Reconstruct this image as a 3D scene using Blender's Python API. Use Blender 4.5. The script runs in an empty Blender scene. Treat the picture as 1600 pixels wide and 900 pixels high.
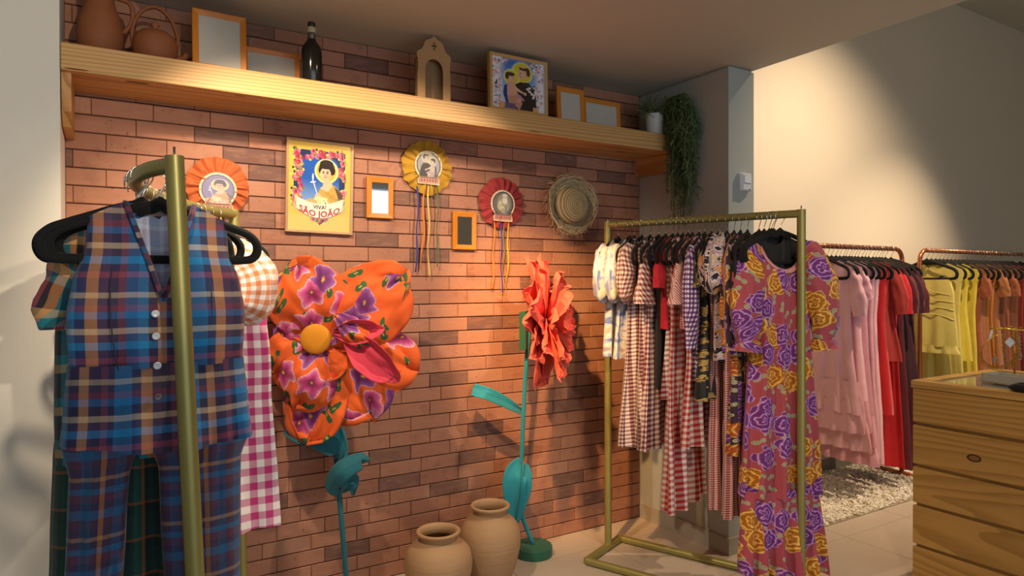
import bpy, math, random
import numpy as np
from mathutils import Vector, Matrix, noise
random.seed(7)
SC = bpy.context.scene
COL = SC.collection
PI = math.pi
# ------------------------------------------------------------------ camera (fitted to the photograph's vanishing points)
F, EYE = 1046.69, 1.47
YAW, PITCH, ROLL = math.radians(31.1466), math.radians(-0.3727), math.radians(-0.1392)
_f = Vector((math.sin(YAW)*math.cos(PITCH), math.cos(YAW)*math.cos(PITCH), math.sin(PITCH)))
_r = Vector((math.cos(YAW), -math.sin(YAW), 0)); _u = _r.cross(_f)
CR = math.cos(ROLL)*_r + math.sin(ROLL)*_u
CU = -math.sin(ROLL)*_r + math.cos(ROLL)*_u
cam = bpy.data.objects.new('camera', bpy.data.cameras.new('camera')); COL.objects.link(cam)
cam.matrix_world = Matrix(((CR.x, CU.x, -_f.x, 0), (CR.y, CU.y, -_f.y, 0), (CR.z, CU.z, -_f.z, EYE), (0, 0, 0, 1)))
cam.data.sensor_width = 36; cam.data.lens = F/1600*36; cam.data.clip_start = .05
SC.camera = cam
def ray(x, y): return CR*((x-800)/F) + CU*(-(y-450)/F) + _f
def onY(x, y, Y): d = ray(x, y); return d*(Y/d.y) + Vector((0, 0, EYE))
def onX(x, y, X): d = ray(x, y); return d*(X/d.x) + Vector((0, 0, EYE))
def onZ(x, y, Z=0): d = ray(x, y); return d*((Z-EYE)/d.z) + Vector((0, 0, EYE))
def proj(p):
    v = Vector(p)-Vector((0, 0, EYE)); c = v.dot(_f); return 800+F*v.dot(CR)/c, 450-F*v.dot(CU)/c
# ------------------------------------------------------------------ light
SC.view_settings.view_transform = 'Standard'; SC.view_settings.look = 'None'
SC.view_settings.gamma = 1; SC.view_settings.use_curve_mapping = False
SC.view_settings.exposure = 0.0
def lin(c):
    if isinstance(c, str): c = [int(c[i:i+2], 16)/255 for i in (0, 2, 4)]
    return tuple(v/12.92 if v <= .04045 else ((v+.055)/1.055)**2.4 for v in c)
W = bpy.data.worlds.new('daylight'); SC.world = W; W.use_nodes = True
W.node_tree.nodes['Background'].inputs[0].default_value = (*lin('cfe0f2'), 1)
W.node_tree.nodes['Background'].inputs[1].default_value = .55
def area(name, loc, aim, sx, sy, power, col):
    l = bpy.data.lights.new(name, 'AREA'); l.shape = 'RECTANGLE'; l.size = sx; l.size_y = sy; l.energy = power; l.color = col
    o = bpy.data.objects.new(name, l); COL.objects.link(o); o.location = loc
    o.rotation_euler = (Vector(aim)-Vector(loc)).to_track_quat('-Z', 'Y').to_euler(); return o
def spot(name, loc, aim, power, ang, blend, col, rad=.03):
    l = bpy.data.lights.new(name, 'SPOT'); l.energy = power; l.spot_size = math.radians(ang); l.spot_blend = blend
    l.color = col; l.shadow_soft_size = rad
    o = bpy.data.objects.new(name, l); COL.objects.link(o); o.location = loc
    o.rotation_euler = (Vector(aim)-Vector(loc)).to_track_quat('-Z', 'Y').to_euler(); return o
WARM = (1, .70, .42); WARM2 = (1, .76, .52); COOL = (.80, .90, 1)
area('window_daylight', (1.5, -4.3, 1.42), (1.5, 3, 1.42), 6.2, 2.3, 92, COOL)
SPOTS = [  # name, position, target, watts, cone, blend, colour
    ('track_spot', (.30, 2.0, 2.6), (1.2, 3.19, .5), 112, 100, .5, (1, .80, .58)),
    ('track_spot', (1.85, 1.78, 2.6), (.7, 3.19, .6), 92, 84, .5, (1, .80, .58)),
    ('track_spot', (.75, -2.0, 2.5), (-.2, 2.8, 1.9), 230, 22, .5, (1, .84, .64)),
    ('track_spot', (4.3, 1.5, 3.9), (4.5, 3.1, 1.2), 380, 95, 1., WARM2),
    ('track_spot', (6.2, 1.5, 3.9), (5.7, 2.7, 1.1), 330, 60, .8, WARM2),
    ('track_spot', (.95, 1.95, 2.6), (2.25, 3.19, .95), 360, 38, .8, (1, .54, .20)),
    ('track_spot', (1.6, .4, 2.5), (2.8, 2.0, .7), 60, 60, .7, WARM2),
]
for s in SPOTS: spot(*s)
# ------------------------------------------------------------------ node helpers
class G:
    def __init__(s, name):
        s.m = bpy.data.materials.new(name); s.m.use_nodes = True; s.t = s.m.node_tree
        s.b = s.t.nodes['Principled BSDF']; s.uvn = None
    def put(s, sock, v):
        if isinstance(v, bpy.types.NodeSocket): s.t.links.new(v, sock)
        elif hasattr(sock.default_value, '__len__') and not isinstance(v, (int, float)):
            v = tuple(v); n = len(sock.default_value)
            sock.default_value = v if len(v) == n else (*v, 1)
        elif hasattr(sock.default_value, '__len__'): sock.default_value = [v]*len(sock.default_value)
        else: sock.default_value = v
    def n(s, typ, ins=None, **p):
        k = s.t.nodes.new('ShaderNode'+typ)
        for a, v in p.items(): setattr(k, a, v)
        for a, v in (ins or {}).items(): s.put(k.inputs[a], v)
        return k
    def M(s, op, a, b=0., c=0.):
        k = s.n('Math', operation=op); s.put(k.inputs[0], a); s.put(k.inputs[1], b)
        if op in ('MULTIPLY_ADD', 'SMOOTH_MIN'): s.put(k.inputs[2], c)
        return k.outputs[0]
    def V(s, op, a, b=(0, 0, 0)):
        k = s.n('VectorMath', operation=op); s.put(k.inputs[0], a); s.put(k.inputs[1], b)
        return k.outputs['Value'] if op in ('LENGTH', 'DOT_PRODUCT') else k.outputs[0]
    def mix(s, f, a, b, mode='MIX'):
        k = s.n('Mix', data_type='RGBA', blend_type=mode); s.put(k.inputs[0], f); s.put(k.inputs[6], a); s.put(k.inputs[7], b)
        return k.outputs[2]
    def ramp(s, f, stops, interp='LINEAR'):
        k = s.n('ValToRGB'); r = k.color_ramp; r.interpolation = interp
        while len(r.elements) < len(stops): r.elements.new(.5)
        for e, (p, c) in zip(r.elements, stops): e.position = p; e.color = (*lin(c), 1)
        s.put(k.inputs[0], f); return k.outputs[0]
    def smooth(s, v, a, b):
        k = s.n('MapRange', interpolation_type='SMOOTHSTEP'); s.put(k.inputs[0], v); s.put(k.inputs[1], a); s.put(k.inputs[2], b)
        return k.outputs[0]
    def uv(s): return s.n('UVMap').outputs[0]
    def obj(s): return s.n('TexCoord').outputs['Object']
    def noise(s, vec, scale, detail=2., rough=.5, dist=0.):
        k = s.n('TexNoise', {'Scale': scale, 'Detail': detail, 'Roughness': rough, 'Distortion': dist}); s.put(k.inputs['Vector'], vec); return k
    def xyz(s, v): k = s.n('SeparateXYZ'); s.put(k.inputs[0], v); return k.outputs
    def vec(s, x, y, z=0.): k = s.n('CombineXYZ'); s.put(k.inputs[0], x); s.put(k.inputs[1], y); s.put(k.inputs[2], z); return k.outputs[0]
    def scale(s, v, sc): return s.V('MULTIPLY', v, sc)
    def bump(s, h, strength=.3, dist=.01): s.put(s.b.inputs['Normal'], s.n('Bump', {'Height': h, 'Strength': strength, 'Distance': dist}).outputs[0])
    def out(s, col, rough=.6, metal=0., **kw):
        s.put(s.b.inputs['Base Color'], col if not isinstance(col, str) else lin(col))
        s.put(s.b.inputs['Roughness'], rough); s.put(s.b.inputs['Metallic'], metal)
        for a, v in kw.items(): s.put(s.b.inputs[a], v)
        return s.m
def plain(name, col, rough=.6, metal=0., var=.10, vs=12., bump=0., **kw):
    g = G(name); nz = g.noise(g.obj(), vs, 4)
    c = lin(col); f = nz.outputs[0]
    colr = g.mix(f, tuple(v*(1-var) for v in c), tuple(min(1, v*(1+var)) for v in c))
    if bump: g.bump(f, bump, .01)
    return g.out(colr, rough, metal, **kw)
def cloth_out(g, col, rough=.85, wr=1.):
    nz = g.noise(g.uv(), 9., 3.); fine = g.noise(g.scale(g.uv(), (1, 1, 1)), 420., 1.)
    h = g.M('ADD', g.M('MULTIPLY', nz.outputs[0], wr), g.M('MULTIPLY', fine.outputs[0], .03)); g.bump(h, .35, .012)
    k = g.out(col, rough); g.b.inputs['Sheen Weight'].default_value = .15; return k
def solid(name, col, wr=1.):
    g = G(name); c = lin(col); f = g.noise(g.uv(), 14., 3.).outputs[0]
    return cloth_out(g, g.mix(f, tuple(v*.9 for v in c), tuple(min(1, v*1.1) for v in c)), .8, wr)
def gingham(name, col, s, base='f3ece6', mid=None):
    g = G(name); x, y, _ = g.xyz(g.uv())
    a = g.M('GREATER_THAN', g.M('FRACT', g.M('DIVIDE', x, s)), .5); b = g.M('GREATER_THAN', g.M('FRACT', g.M('DIVIDE', y, s)), .5)
    t = g.M('MULTIPLY', g.M('ADD', a, b), .5)
    c, w = lin(col), lin(base); m = lin(mid) if mid else tuple(p*.66+q*.34 for p, q in zip(c, w))
    k = g.mix(g.M('GREATER_THAN', t, .75), g.mix(g.M('GREATER_THAN', t, .25), w, m), c)
    return cloth_out(g, k, .8)
def stripes(name, c1, c2, s, ang=0.):
    g = G(name); x, y, _ = g.xyz(g.uv()); q = g.M('ADD', g.M('MULTIPLY', x, math.cos(ang)), g.M('MULTIPLY', y, math.sin(ang)))
    return cloth_out(g, g.mix(g.M('GREATER_THAN', g.M('FRACT', g.M('DIVIDE', q, s)), .5), lin(c1), lin(c2)), .8)
def plaid(name, warp, weft, su, sv, k=.5, gain=1.):
    g = G(name); x, y, _ = g.xyz(g.uv())
    cu = g.ramp(g.M('FRACT', g.M('DIVIDE', x, su)), warp, 'CONSTANT'); cv = g.ramp(g.M('FRACT', g.M('DIVIDE', y, sv)), weft, 'CONSTANT')
    c = g.mix(k, cu, cv); th = g.noise(g.scale(g.uv(), (600, 40, 1)), 1., 1.).outputs[0]
    c = g.mix(.25, c, g.mix(th, (0, 0, 0), c)) if gain == 1. else g.mix(1., c, (gain,)*3, 'MULTIPLY')
    return cloth_out(g, c, .8)
def bloom(g, sc, n, R, off, rnd=.75, wob=.25, lob=.22):
    """flower-shaped cells: returns inside mask, relative radius, angle, random"""
    v = g.V('ADD', g.scale(g.uv(), (sc, sc, sc)), (off, off*1.7, 0))
    w = g.n('TexVoronoi', {'Scale': 1., 'Randomness': rnd}, voronoi_dimensions='2D', feature='F1'); g.put(w.inputs['Vector'], v)
    d = g.V('SUBTRACT', v, w.outputs['Position']); dx, dy, _ = g.xyz(d)
    rn = g.xyz(w.outputs['Color'])[0]
    an = g.M('ADD', g.M('ARCTAN2', dy, dx), g.M('MULTIPLY', rn, 6.28))
    wn = g.noise(v, 5., 2.).outputs[0]
    rt = g.M('MULTIPLY', g.M('ADD', 1-lob, g.M('MULTIPLY', g.M('COSINE', g.M('MULTIPLY', an, n)), lob)), R)
    rt = g.M('MULTIPLY', rt, g.M('ADD', 1-wob/2, g.M('MULTIPLY', wn, wob)))
    rr = g.M('DIVIDE', g.V('LENGTH', d), rt)
    return g.M('LESS_THAN', rr, 1.), rr, an, rn, wn
def wood(name, light, dark, axis=0, ring=26., rough=.5, stretch=10., dist=2.2, contrast=.8):
    g = G(name); o = g.obj(); sc = [1, 1, 1]; sc[axis] = 1/stretch
    v = g.scale(o, sc); nz = g.noise(v, 5., 2.).outputs[1]
    v2 = g.V('ADD', v, g.scale(g.V('SUBTRACT', nz, (.5, .5, .5)), (dist*.05,)*3))
    a = g.V('LENGTH', g.V('ADD', v2, (.13, .21, -.4))); r = g.M('FRACT', g.M('MULTIPLY', a, ring))
    line = g.smooth(r, .25, .95); fin = g.noise(g.scale(o, [160 if i != axis else 5 for i in range(3)]), 1., 3.).outputs[0]
    f = g.M('ADD', g.M('MULTIPLY', line, contrast), g.M('MULTIPLY', g.M('SUBTRACT', fin, .5), .5))
    big = g.noise(v, 2.3, 2.).outputs[0]
    c = g.mix(f, lin(light), lin(dark)); c = g.mix(g.M('MULTIPLY', big, .5), c, g.mix(.5, c, lin(dark)))
    g.bump(fin, .12, .004); return g.out(c, rough)
# ------------------------------------------------------------------ mesh helpers
class MB:
    def __init__(s): s.v = []; s.f = []; s.u = {}
    def add(s, vs, fs, uv=None):
        b = len(s.v); s.v += [tuple(p) for p in vs]; s.f += [tuple(i+b for i in f) for f in fs]
        if uv:
            for i, q in enumerate(uv): s.u[b+i] = q
        return s
    def box(s, x0, x1, y0, y1, z0, z1, ch=0.):
        if not ch:
            v = [(x, y, z) for z in (z0, z1) for y in (y0, y1) for x in (x0, x1)]
            return s.add(v, [(0, 2, 3, 1), (4, 5, 7, 6), (0, 1, 5, 4), (2, 6, 7, 3), (0, 4, 6, 2), (1, 3, 7, 5)])
        c = min(ch, (x1-x0)/2.01, (y1-y0)/2.01, (z1-z0)/2.01); R = []
        def ring(i, z): return [(x0+c+i, y0+i, z), (x1-c-i, y0+i, z), (x1-i, y0+c+i, z), (x1-i, y1-c-i, z), (x1-c-i, y1-i, z), (x0+c+i, y1-i, z), (x0+i, y1-c-i, z), (x0+i, y0+c+i, z)]
        R = [ring(c*.6, z0), ring(0, z0+c), ring(0, z1-c), ring(c*.6, z1)]
        return s.loft(R, True, True)
    def loft(s, rings, closed=True, caps=False, uv=None):
        n = len(rings[0]); vs = [p for r in rings for p in r]; fs = []
        for j in range(len(rings)-1):
            for i in range(n if closed else n-1):
                k = (i+1) % n; fs.append((j*n+i, j*n+k, (j+1)*n+k, (j+1)*n+i))
        if caps: fs += [tuple(range(n-1, -1, -1)), tuple(range((len(rings)-1)*n, len(rings)*n))]
        return s.add(vs, fs, uv)
    def lathe(s, prof, seg=40, c=(0, 0, 0), caps=False, wob=0.):
        rs = []
        for r, z in prof:
            rs.append([(c[0]+r*math.cos(2*PI*i/seg)*(1+wob*math.sin(3*i*2*PI/seg+z*9)), c[1]+r*math.sin(2*PI*i/seg), c[2]+z) for i in range(seg)])
        return s.loft(rs, True, caps)
    def tube(s, path, r, seg=10, caps=True, closed=False, squash=None, up=None, uvs=1., rad=None):
        """swept tube; r number or list; squash=(a,b) cross-section; rad(t, ang) extra factor"""
        P = [Vector(p) for p in path]; n = len(P); rs = []; uv = []; prev = None; L = 0
        for i in range(n):
            if closed: t = P[(i+1) % n]-P[i-1]
            else: t = P[min(i+1, n-1)]-P[max(i-1, 0)]
            t.normalize()
            if prev is None:
                a = Vector(up) if up else (Vector((0, 0, 1)) if abs(t.z) < .9 else Vector((1, 0, 0)))
                prev = (a-t*a.dot(t)).normalized()
            else: prev = (prev-t*prev.dot(t)).normalized()
            b = t.cross(prev); q = r[i] if isinstance(r, (list, tuple)) else r
            sa, sb = squash or (1, 1); ring = []
            if i: L += (P[i]-P[i-1]).length
            for k in range(seg):
                an = 2*PI*k/seg; f = q*(rad(i/(n-1), an) if rad else 1)
                ring.append(P[i]+prev*(math.cos(an)*f*sa)+b*(math.sin(an)*f*sb)); uv.append((an*q*uvs, L))
            rs.append(ring)
        if closed: rs.append(rs[0]); uv += uv[:seg]
        return s.loft(rs, True, caps and not closed, uv)
    def prism(s, poly, y0, y1, bevel=0.):
        """polygon in x,z extruded along y"""
        n = len(poly); v = [(x, y0, z) for x, z in poly]+[(x, y1, z) for x, z in poly]
        return s.add(v, [tuple(range(n)), tuple(range(2*n-1, n-1, -1))]+[(i+n, (i+1) % n+n, (i+1) % n, i) for i in range(n)])
    def grid(s, fn, nu, nv, uv=None):
        vs = [fn(i/nu, j/nv) for j in range(nv+1) for i in range(nu+1)]
        fs = [(j*(nu+1)+i, j*(nu+1)+i+1, (j+1)*(nu+1)+i+1, (j+1)*(nu+1)+i) for j in range(nv) for i in range(nu)]
        us = [uv(i/nu, j/nv) for j in range(nv+1) for i in range(nu+1)] if uv else None
        return s.add(vs, fs, us)
    def mesh(s, name, mat, smooth=True, off=(0, 0, 0)):
        me = bpy.data.meshes.new(name)
        vs = [(p[0]-off[0], p[1]-off[1], p[2]-off[2]) for p in s.v] if any(off) else s.v
        me.from_pydata(vs, [], s.f)
        if s.u:
            l = me.uv_layers.new(name='UVMap'); idx = np.empty(len(me.loops), np.int32); me.loops.foreach_get('vertex_index', idx)
            a = np.zeros((len(s.v), 2), np.float32)
            for i, q in s.u.items(): a[i] = q
            l.data.foreach_set('uv', a[idx].ravel())
        for m in (mat if isinstance(mat, (list, tuple)) else [mat]): me.materials.append(m)
        if smooth: me.polygons.foreach_set('use_smooth', [True]*len(me.polygons))
        me.update(); return me
OFF = {}
def obj(name, mb, mat, parent=None, smooth=True, label=None, angle=None):
    off = OFF.get(parent.name, (0, 0, 0)) if parent else (0, 0, 0)
    if parent and parent.parent and parent.name not in OFF: off = OFF.get(parent.parent.name, (0, 0, 0))
    me = mb.mesh(name, mat, smooth, off)
    if angle is not None: me.set_sharp_from_angle(angle=math.radians(angle))
    o = bpy.data.objects.new(name, me); COL.objects.link(o); o.parent = parent
    if label: o['label'] = label
    return o
def tag(o, label, cat, group=None):
    o['label'] = label; o['category'] = cat
    if group: o['group'] = group
    return o
def thing(name, label, cat, loc=(0, 0, 0), rotz=0., group=None, base=0.):
    """Empty at the base; parts are given in coordinates local to loc's x,y (z measured from `base` level)"""
    o = bpy.data.objects.new(name, None); COL.objects.link(o); o.empty_display_size = .05
    o.location = (loc[0], loc[1], loc[2]+base); o.rotation_euler = (0, 0, rotz); OFF[o.name] = (0, 0, base)
    return tag(o, label, cat, group)
def world_thing(name, label, cat, base, group=None):
    """Empty at base; parts are given in world coordinates"""
    o = bpy.data.objects.new(name, None); COL.objects.link(o); o.empty_display_size = .05
    o.location = base; OFF[o.name] = tuple(base); return tag(o, label, cat, group)
def single(name, mb, mat, label, cat, base, group=None, smooth=True, angle=None):
    me = mb.mesh(name, mat, smooth, base); o = bpy.data.objects.new(name, me); COL.objects.link(o); o.location = base
    if angle is not None: me.set_sharp_from_angle(angle=math.radians(angle))
    return tag(o, label, cat, group)
def struct(name, mb, mat, smooth=False, parent=None):
    o = bpy.data.objects.new(name, mb.mesh(name, mat, smooth)); COL.objects.link(o); o.parent = parent
    if not parent: o['kind'] = 'structure'
    return o
def dup(root, loc, rotz, label, group=None):
    r = root.copy(); COL.objects.link(r); r.location = loc; r.rotation_euler = (0, 0, rotz); r['label'] = label
    if group: r['group'] = group
    for ch in root.children:
        c = ch.copy(); COL.objects.link(c); c.parent = r
    return r
def lerp(a, b, t): return a+(b-a)*t
def interp(tab, z):
    """piecewise-linear (smoothed) lookup in a table of (z, value) with falling or rising z"""
    if tab[0][0] > tab[-1][0]: tab = tab[::-1]
    if z <= tab[0][0]: return tab[0][1]
    for (a, p), (b, q) in zip(tab, tab[1:]):
        if z <= b: t = (z-a)/(b-a); return p+(q-p)*(t*t*(3-2*t)*.5+t*.5)
    return tab[-1][1]
def nz(x, y, z=0.): return noise.noise(Vector((x, y, z)))
def spline(pts, n):
    """Catmull-Rom through points"""
    P = [Vector(p) for p in pts]; P = [P[0]*2-P[1]]+P+[P[-1]*2-P[-2]]; out = []; m = len(P)-3
    for k in range(n+1):
        t = k/n*m; i = min(int(t), m-1); t -= i; a, b, c, d = P[i:i+4]
        out.append(.5*((2*b)+(c-a)*t+(2*a-5*b+4*c-d)*t*t+(3*b-a-3*c+d)*t**3))
    return out
# ------------------------------------------------------------------ materials of the setting
D, XL, XR, ZC = 3.19, -.14, 2.867, 2.645
def paint(name, col, var=.04):
    g = G(name); a = g.noise(g.obj(), 1.3, 3).outputs[0]; b = g.noise(g.obj(), 160, 3).outputs[0]; c = lin(col)
    k = g.mix(a, tuple(v*(1-var) for v in c), tuple(min(1, v*(1+var)) for v in c)); g.bump(b, .08, .003); return g.out(k, .75)
m_white = paint('white_wall_paint', 'e6e2d6'); m_grey = paint('grey_column_paint', 'aeb2ac'); m_cream = paint('cream_wall_paint', 'd9cdb8')
m_ceil = paint('ceiling_paint', 'c6c4b6')
def brick_mat(name, cols):
    g = G(name); rn = g.n('ObjectInfo').outputs['Random']
    base = g.ramp(rn, cols); o = g.n('NewGeometry').outputs['Position']
    n1 = g.noise(o, 11, 4, .6).outputs[0]; n2 = g.noise(g.scale(o, (14, 14, 60)), 1, 3).outputs[0]; sp = g.noise(o, 75, 2).outputs[0]
    c = g.mix(g.M('MULTIPLY', g.smooth(n1, .5, .75), .45), base, lin('7c4a38')); c = g.mix(g.M('MULTIPLY', g.smooth(n2, .45, .7), .22), c, lin('c08a66'))
    c = g.mix(g.M('MULTIPLY', g.smooth(sp, .68, .74), .6), c, lin('5a2f22'))
    g.bump(g.M('ADD', n2, g.M('MULTIPLY', sp, .5)), .25, .004); return g.out(c, .78)
m_brick = brick_mat('terracotta_brick', [(0, 'a8735a'), (.35, 'b27d62'), (.7, 'a06b53'), (1, 'b98669')])
m_brickd = brick_mat('dark_fired_brick', [(0, '7b574b'), (.5, '87614f'), (1, '6e4d44')])
m_mortar = plain('brick_joint', '4a2e24', .95)
# brick wall: recessed joint bed + bricks
wall_back = struct('wall_back', MB().box(XL-.02, XR+.02, D+.007, D+.12, 0, ZC+.1), m_mortar)
PH, PW, J = .0718, .2205, .0045
darkpx = [(617,380),(667,397),(410,247),(625,312),(652,312),(381,242),(402,342),(337,215),(565,97),(816,344),(918,368),(936,276),(800,502),(732,505),
          (713,590),(753,668),(797,545),(743,670),(743,712),(859,771),(841,792),(678,593),(585,338),(690,225),(470,700),(600,760),(890,620)]
darkp = [onY(x, y, D) for x, y in darkpx]
hid = [(70, 330, 400, 900), (630, 800, 815, 900), (440, 415, 635, 670), (447, 215, 550, 365), (960, 360, 1000, 690)]
bl = []
rb = random.Random(3)
for k in range(37):
    z0 = k*PH; z1 = min(z0+PH, ZC)
    x = XL-.4+((.098 if k % 2 == 0 else .205)+rb.choice([0, 0, 0, .05, -.05]))
    while x < XR:
        x1 = x+PW
        a, b = max(x, XL), min(x1, XR)
        if b-a > .012 and z1-z0 > .015:
            cx, cz = (a+b)/2, (z0+z1)/2; p = proj((cx, D, cz)); q0 = proj((a, D, z0)); q1 = proj((b, D, z1))
            ar = abs((q1[0]-q0[0])*(q1[1]-q0[1])); y_sh = 65+(p[0]-97)*.153
            if any(h[0] < p[0] < h[2] and h[1] < p[1] < h[3] for h in hid) or y_sh-5 < p[1] < y_sh+70 or not (0 < p[0] < 1000 and 0 < p[1] < 900): ar *= .02
            dark = any(abs(v.x-cx) < (b-a)/2 and abs(v.z-cz) < (z1-z0)/2 for v in darkp) or rb.random() < .05
            bl.append((ar, a, b, z0, z1, dark, rb.random()))
        x = x1
bl.sort(reverse=True)
BM = {}
def brick_geo(w, h, mb, cx, y, cz, jit):
    c = .0025; fw, fh = w/2-J*.22, h/2-J/2
    v = [(cx-fw, y+.014, cz-fh), (cx+fw, y+.014, cz-fh), (cx+fw, y+.014, cz+fh), (cx-fw, y+.014, cz+fh)]
    v += [(cx-fw, y+c, cz-fh), (cx+fw, y+c, cz-fh), (cx+fw, y+c, cz+fh), (cx-fw, y+c, cz+fh)]
    v += [(cx-fw+c, y, cz-fh+c), (cx+fw-c, y, cz-fh+c), (cx+fw-c, y, cz+fh-c), (cx-fw+c, y, cz+fh-c)]
    f = [(8, 9, 10, 11)]+[(i, (i+1) % 4, 4+(i+1) % 4, 4+i) for i in range(4)]+[(4+i, 4+(i+1) % 4, 8+(i+1) % 4, 8+i) for i in range(4)]
    mb.add(v, f)
rest = {0: MB(), 1: MB()}
for i, (ar, a, b, z0, z1, dark, rn) in enumerate(bl):
    y = D+(rn-.5)*.003
    if i < 300:
        key = (round(b-a, 3), round(z1-z0, 4), dark)
        if key not in BM:
            mb = MB(); brick_geo(key[0], key[1], mb, 0, 0, 0, 0); BM[key] = mb.mesh('brick', m_brickd if dark else m_brick, False)
        o = bpy.data.objects.new('brick', BM[key]); COL.objects.link(o); o.parent = wall_back; o.location = ((a+b)/2, y, (z0+z1)/2)
    else: brick_geo(b-a, z1-z0, rest[int(dark)], (a+b)/2, y, (z0+z1)/2, 0)
mbr = rest[0]; n0 = len(mbr.f); b0 = len(mbr.v); mbr.v += rest[1].v; mbr.f += [tuple(i+b0 for i in f) for f in rest[1].f]
o = struct('brickwork', mbr, [m_brick, m_brickd], parent=wall_back); o['kind'] = 'stuff'
for p in o.data.polygons[n0:]: p.material_index = 1
# plastered walls, column, ceilings
struct('wall_left', MB().box(-2.6, XL, 2.87, D+.12, 0, ZC+.1), m_white)
struct('wall_left_side', MB().box(-2.7, -2.6, -4.6, D, 0, 4.2), m_white)
struct('wall_column', MB().box(XR, 3.07, 2.487, D+.12, 0, ZC-.012).box(XR+.015, 3.07, 2.502, D+.12, ZC-.012, ZC+.1), m_grey)
struct('wall_far', MB().box(3.07, 8.6, D, D+.12, 0, 4.2), m_cream)
struct('wall_right', MB().box(8.6, 8.7, -4.6, D+.12, 0, 4.2), m_cream)
struct('ceiling', MB().box(-2.6, 3.07, -.4, D+.12, ZC, 4.04), m_ceil)
struct('ceiling_high', MB().box(-2.6, 8.6, -4.6, D+.12, 4.04, 4.15), m_ceil)
struct('wall_rear', MB().box(-2.6, -1.6, -4.6, -4.5, 0, 4.04).box(4.6, 8.6, -4.6, -4.5, 0, 4.04).box(-1.6, 4.6, -4.6, -4.5, 0, .25).box(-1.6, 4.6, -4.6, -4.5, 2.6, 4.04), m_white)
win = MB()
for i in range(6): x = -1.6+i*1.24; win.box(x-.03, x+.03, -4.25, -4.18, .25, 2.6)
for z in (.25, 1.1, 2.1, 2.55): win.box(-1.6, 4.6, -4.25, -4.18, z, z+.05)
struct('window_1', win, plain('window_frame_dark', '3a3a3a', .5))
struct('baseboard_column', MB().box(XR-.012, 3.07, 2.475, D-.01, 0, .092), plain('baseboard_grey', 'a8a294', .5))
struct('baseboard_far', MB().box(3.07, 8.6, D-.014, D, 0, .1), plain('baseboard_grey_far', '8d8778', .5))
# floor: porcelain tiles with recessed joints
def tile_mat():
    g = G('porcelain_floor_tile'); o = g.n('NewGeometry').outputs['Position']; a = g.noise(o, 2.2, 5, .6).outputs[0]; b = g.noise(o, 40, 3).outputs[0]
    c = g.mix(a, lin('b3a491'), lin('cbbdaa')); c = g.mix(g.M('MULTIPLY', b, .15), c, lin('9c8d7b')); return g.out(c, g.M('ADD', .32, g.M('MULTIPLY', b, .15)))
m_tile = tile_mat()
floor = struct('floor', MB().box(-2.6, 8.6, -4.5, D+.1, -.1, -.004), plain('tile_joint', '8c8072', .8))
TS = .63; xs = [3.65+TS*i for i in range(-10, 8)]; ys = [2.31+TS*i for i in range(-11, 2)]
tm = MB().box(.0015, TS-.0015, .0015, TS-.0015, -.012, 0).mesh('floor_tile', m_tile, False)
far_t = MB()
for x in xs:
    for y in ys:
        if x+TS > 8.6 or x < -2.6: continue
        y1 = min(y+TS, D)
        if x >= 3.02 and y > 2.3 and y < 2.5: y1 = 2.47       # cut along the gravel bed
        if x >= 3.02 and y > 2.5: continue
        px = proj((x+.3, y+.3, 0)) if y > -.2 else (0, 9999)
        if .4 < x < 6 and y > .3:
            o = bpy.data.objects.new('floor_tile', tm); COL.objects.link(o); o.parent = floor; o.location = (x, y, 0); o.scale = (1, (y1-y)/TS, 1)
        else: far_t.box(x+.0015, x+TS-.0015, y+.0015, y1-.0015, -.012, 0)
o = struct('floor_tiling', far_t, m_tile, parent=floor); o['kind'] = 'stuff'
# white gravel bed under the copper racks
rg = random.Random(5); gr = MB()
t = (1+5**.5)/2; ICO = [Vector(p).normalized() for p in [(-1,t,0),(1,t,0),(-1,-t,0),(1,-t,0),(0,-1,t),(0,1,t),(0,-1,-t),(0,1,-t),(t,0,-1),(t,0,1),(-t,0,-1),(-t,0,1)]]
ICF = [(0,11,5),(0,5,1),(0,1,7),(0,7,10),(0,10,11),(1,5,9),(5,11,4),(11,10,2),(10,7,6),(7,1,8),(3,9,4),(3,4,2),(3,2,6),(3,6,8),(3,8,9),(4,9,5),(2,4,11),(6,2,10),(8,6,7),(9,8,1)]
for i in range(11000):
    x = 3.08+rg.random()**1.2*2.9; y = 2.478+rg.random()*.69; s = rg.uniform(.007, .0145)
    e = Matrix.Rotation(rg.uniform(0, 6.3), 3, Vector((rg.gauss(0, 1), rg.gauss(0, 1), rg.gauss(0, 1))).normalized()); k = (rg.uniform(.8, 1.5), rg.uniform(.7, 1.1), rg.uniform(.5, .8))
    z = .006+rg.random()*.014
    gr.add([Vector((x, y, z))+e @ Vector((p.x*k[0], p.y*k[1], p.z*k[2]))*s for p in ICO], ICF)
def gravel_mat():
    g = G('white_gravel'); o = g.n('NewGeometry').outputs['Position']; rn = g.n('NewGeometry').outputs['Random Per Island']
    return g.out(g.ramp(rn, [(0, 'd8d0bf'), (.5, 'efe9dc'), (.85, 'e4d9c2'), (1, 'b9ab92')]), .7)
o = single('gravel', gr, gravel_mat(), 'bed of small white pebbles under the back clothes rails', 'gravel', (0, 0, 0), smooth=False); o['kind'] = 'stuff'
single('gravel_base', MB().box(3.07, 8.6, 2.472, D, -.002, .006), plain('gravel_soil', 'b8ab95', .9, bump=.4, vs=60), 'pale sandy layer beneath the white pebbles', 'gravel', (0, 0, 0), smooth=False)['kind'] = 'stuff'
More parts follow.
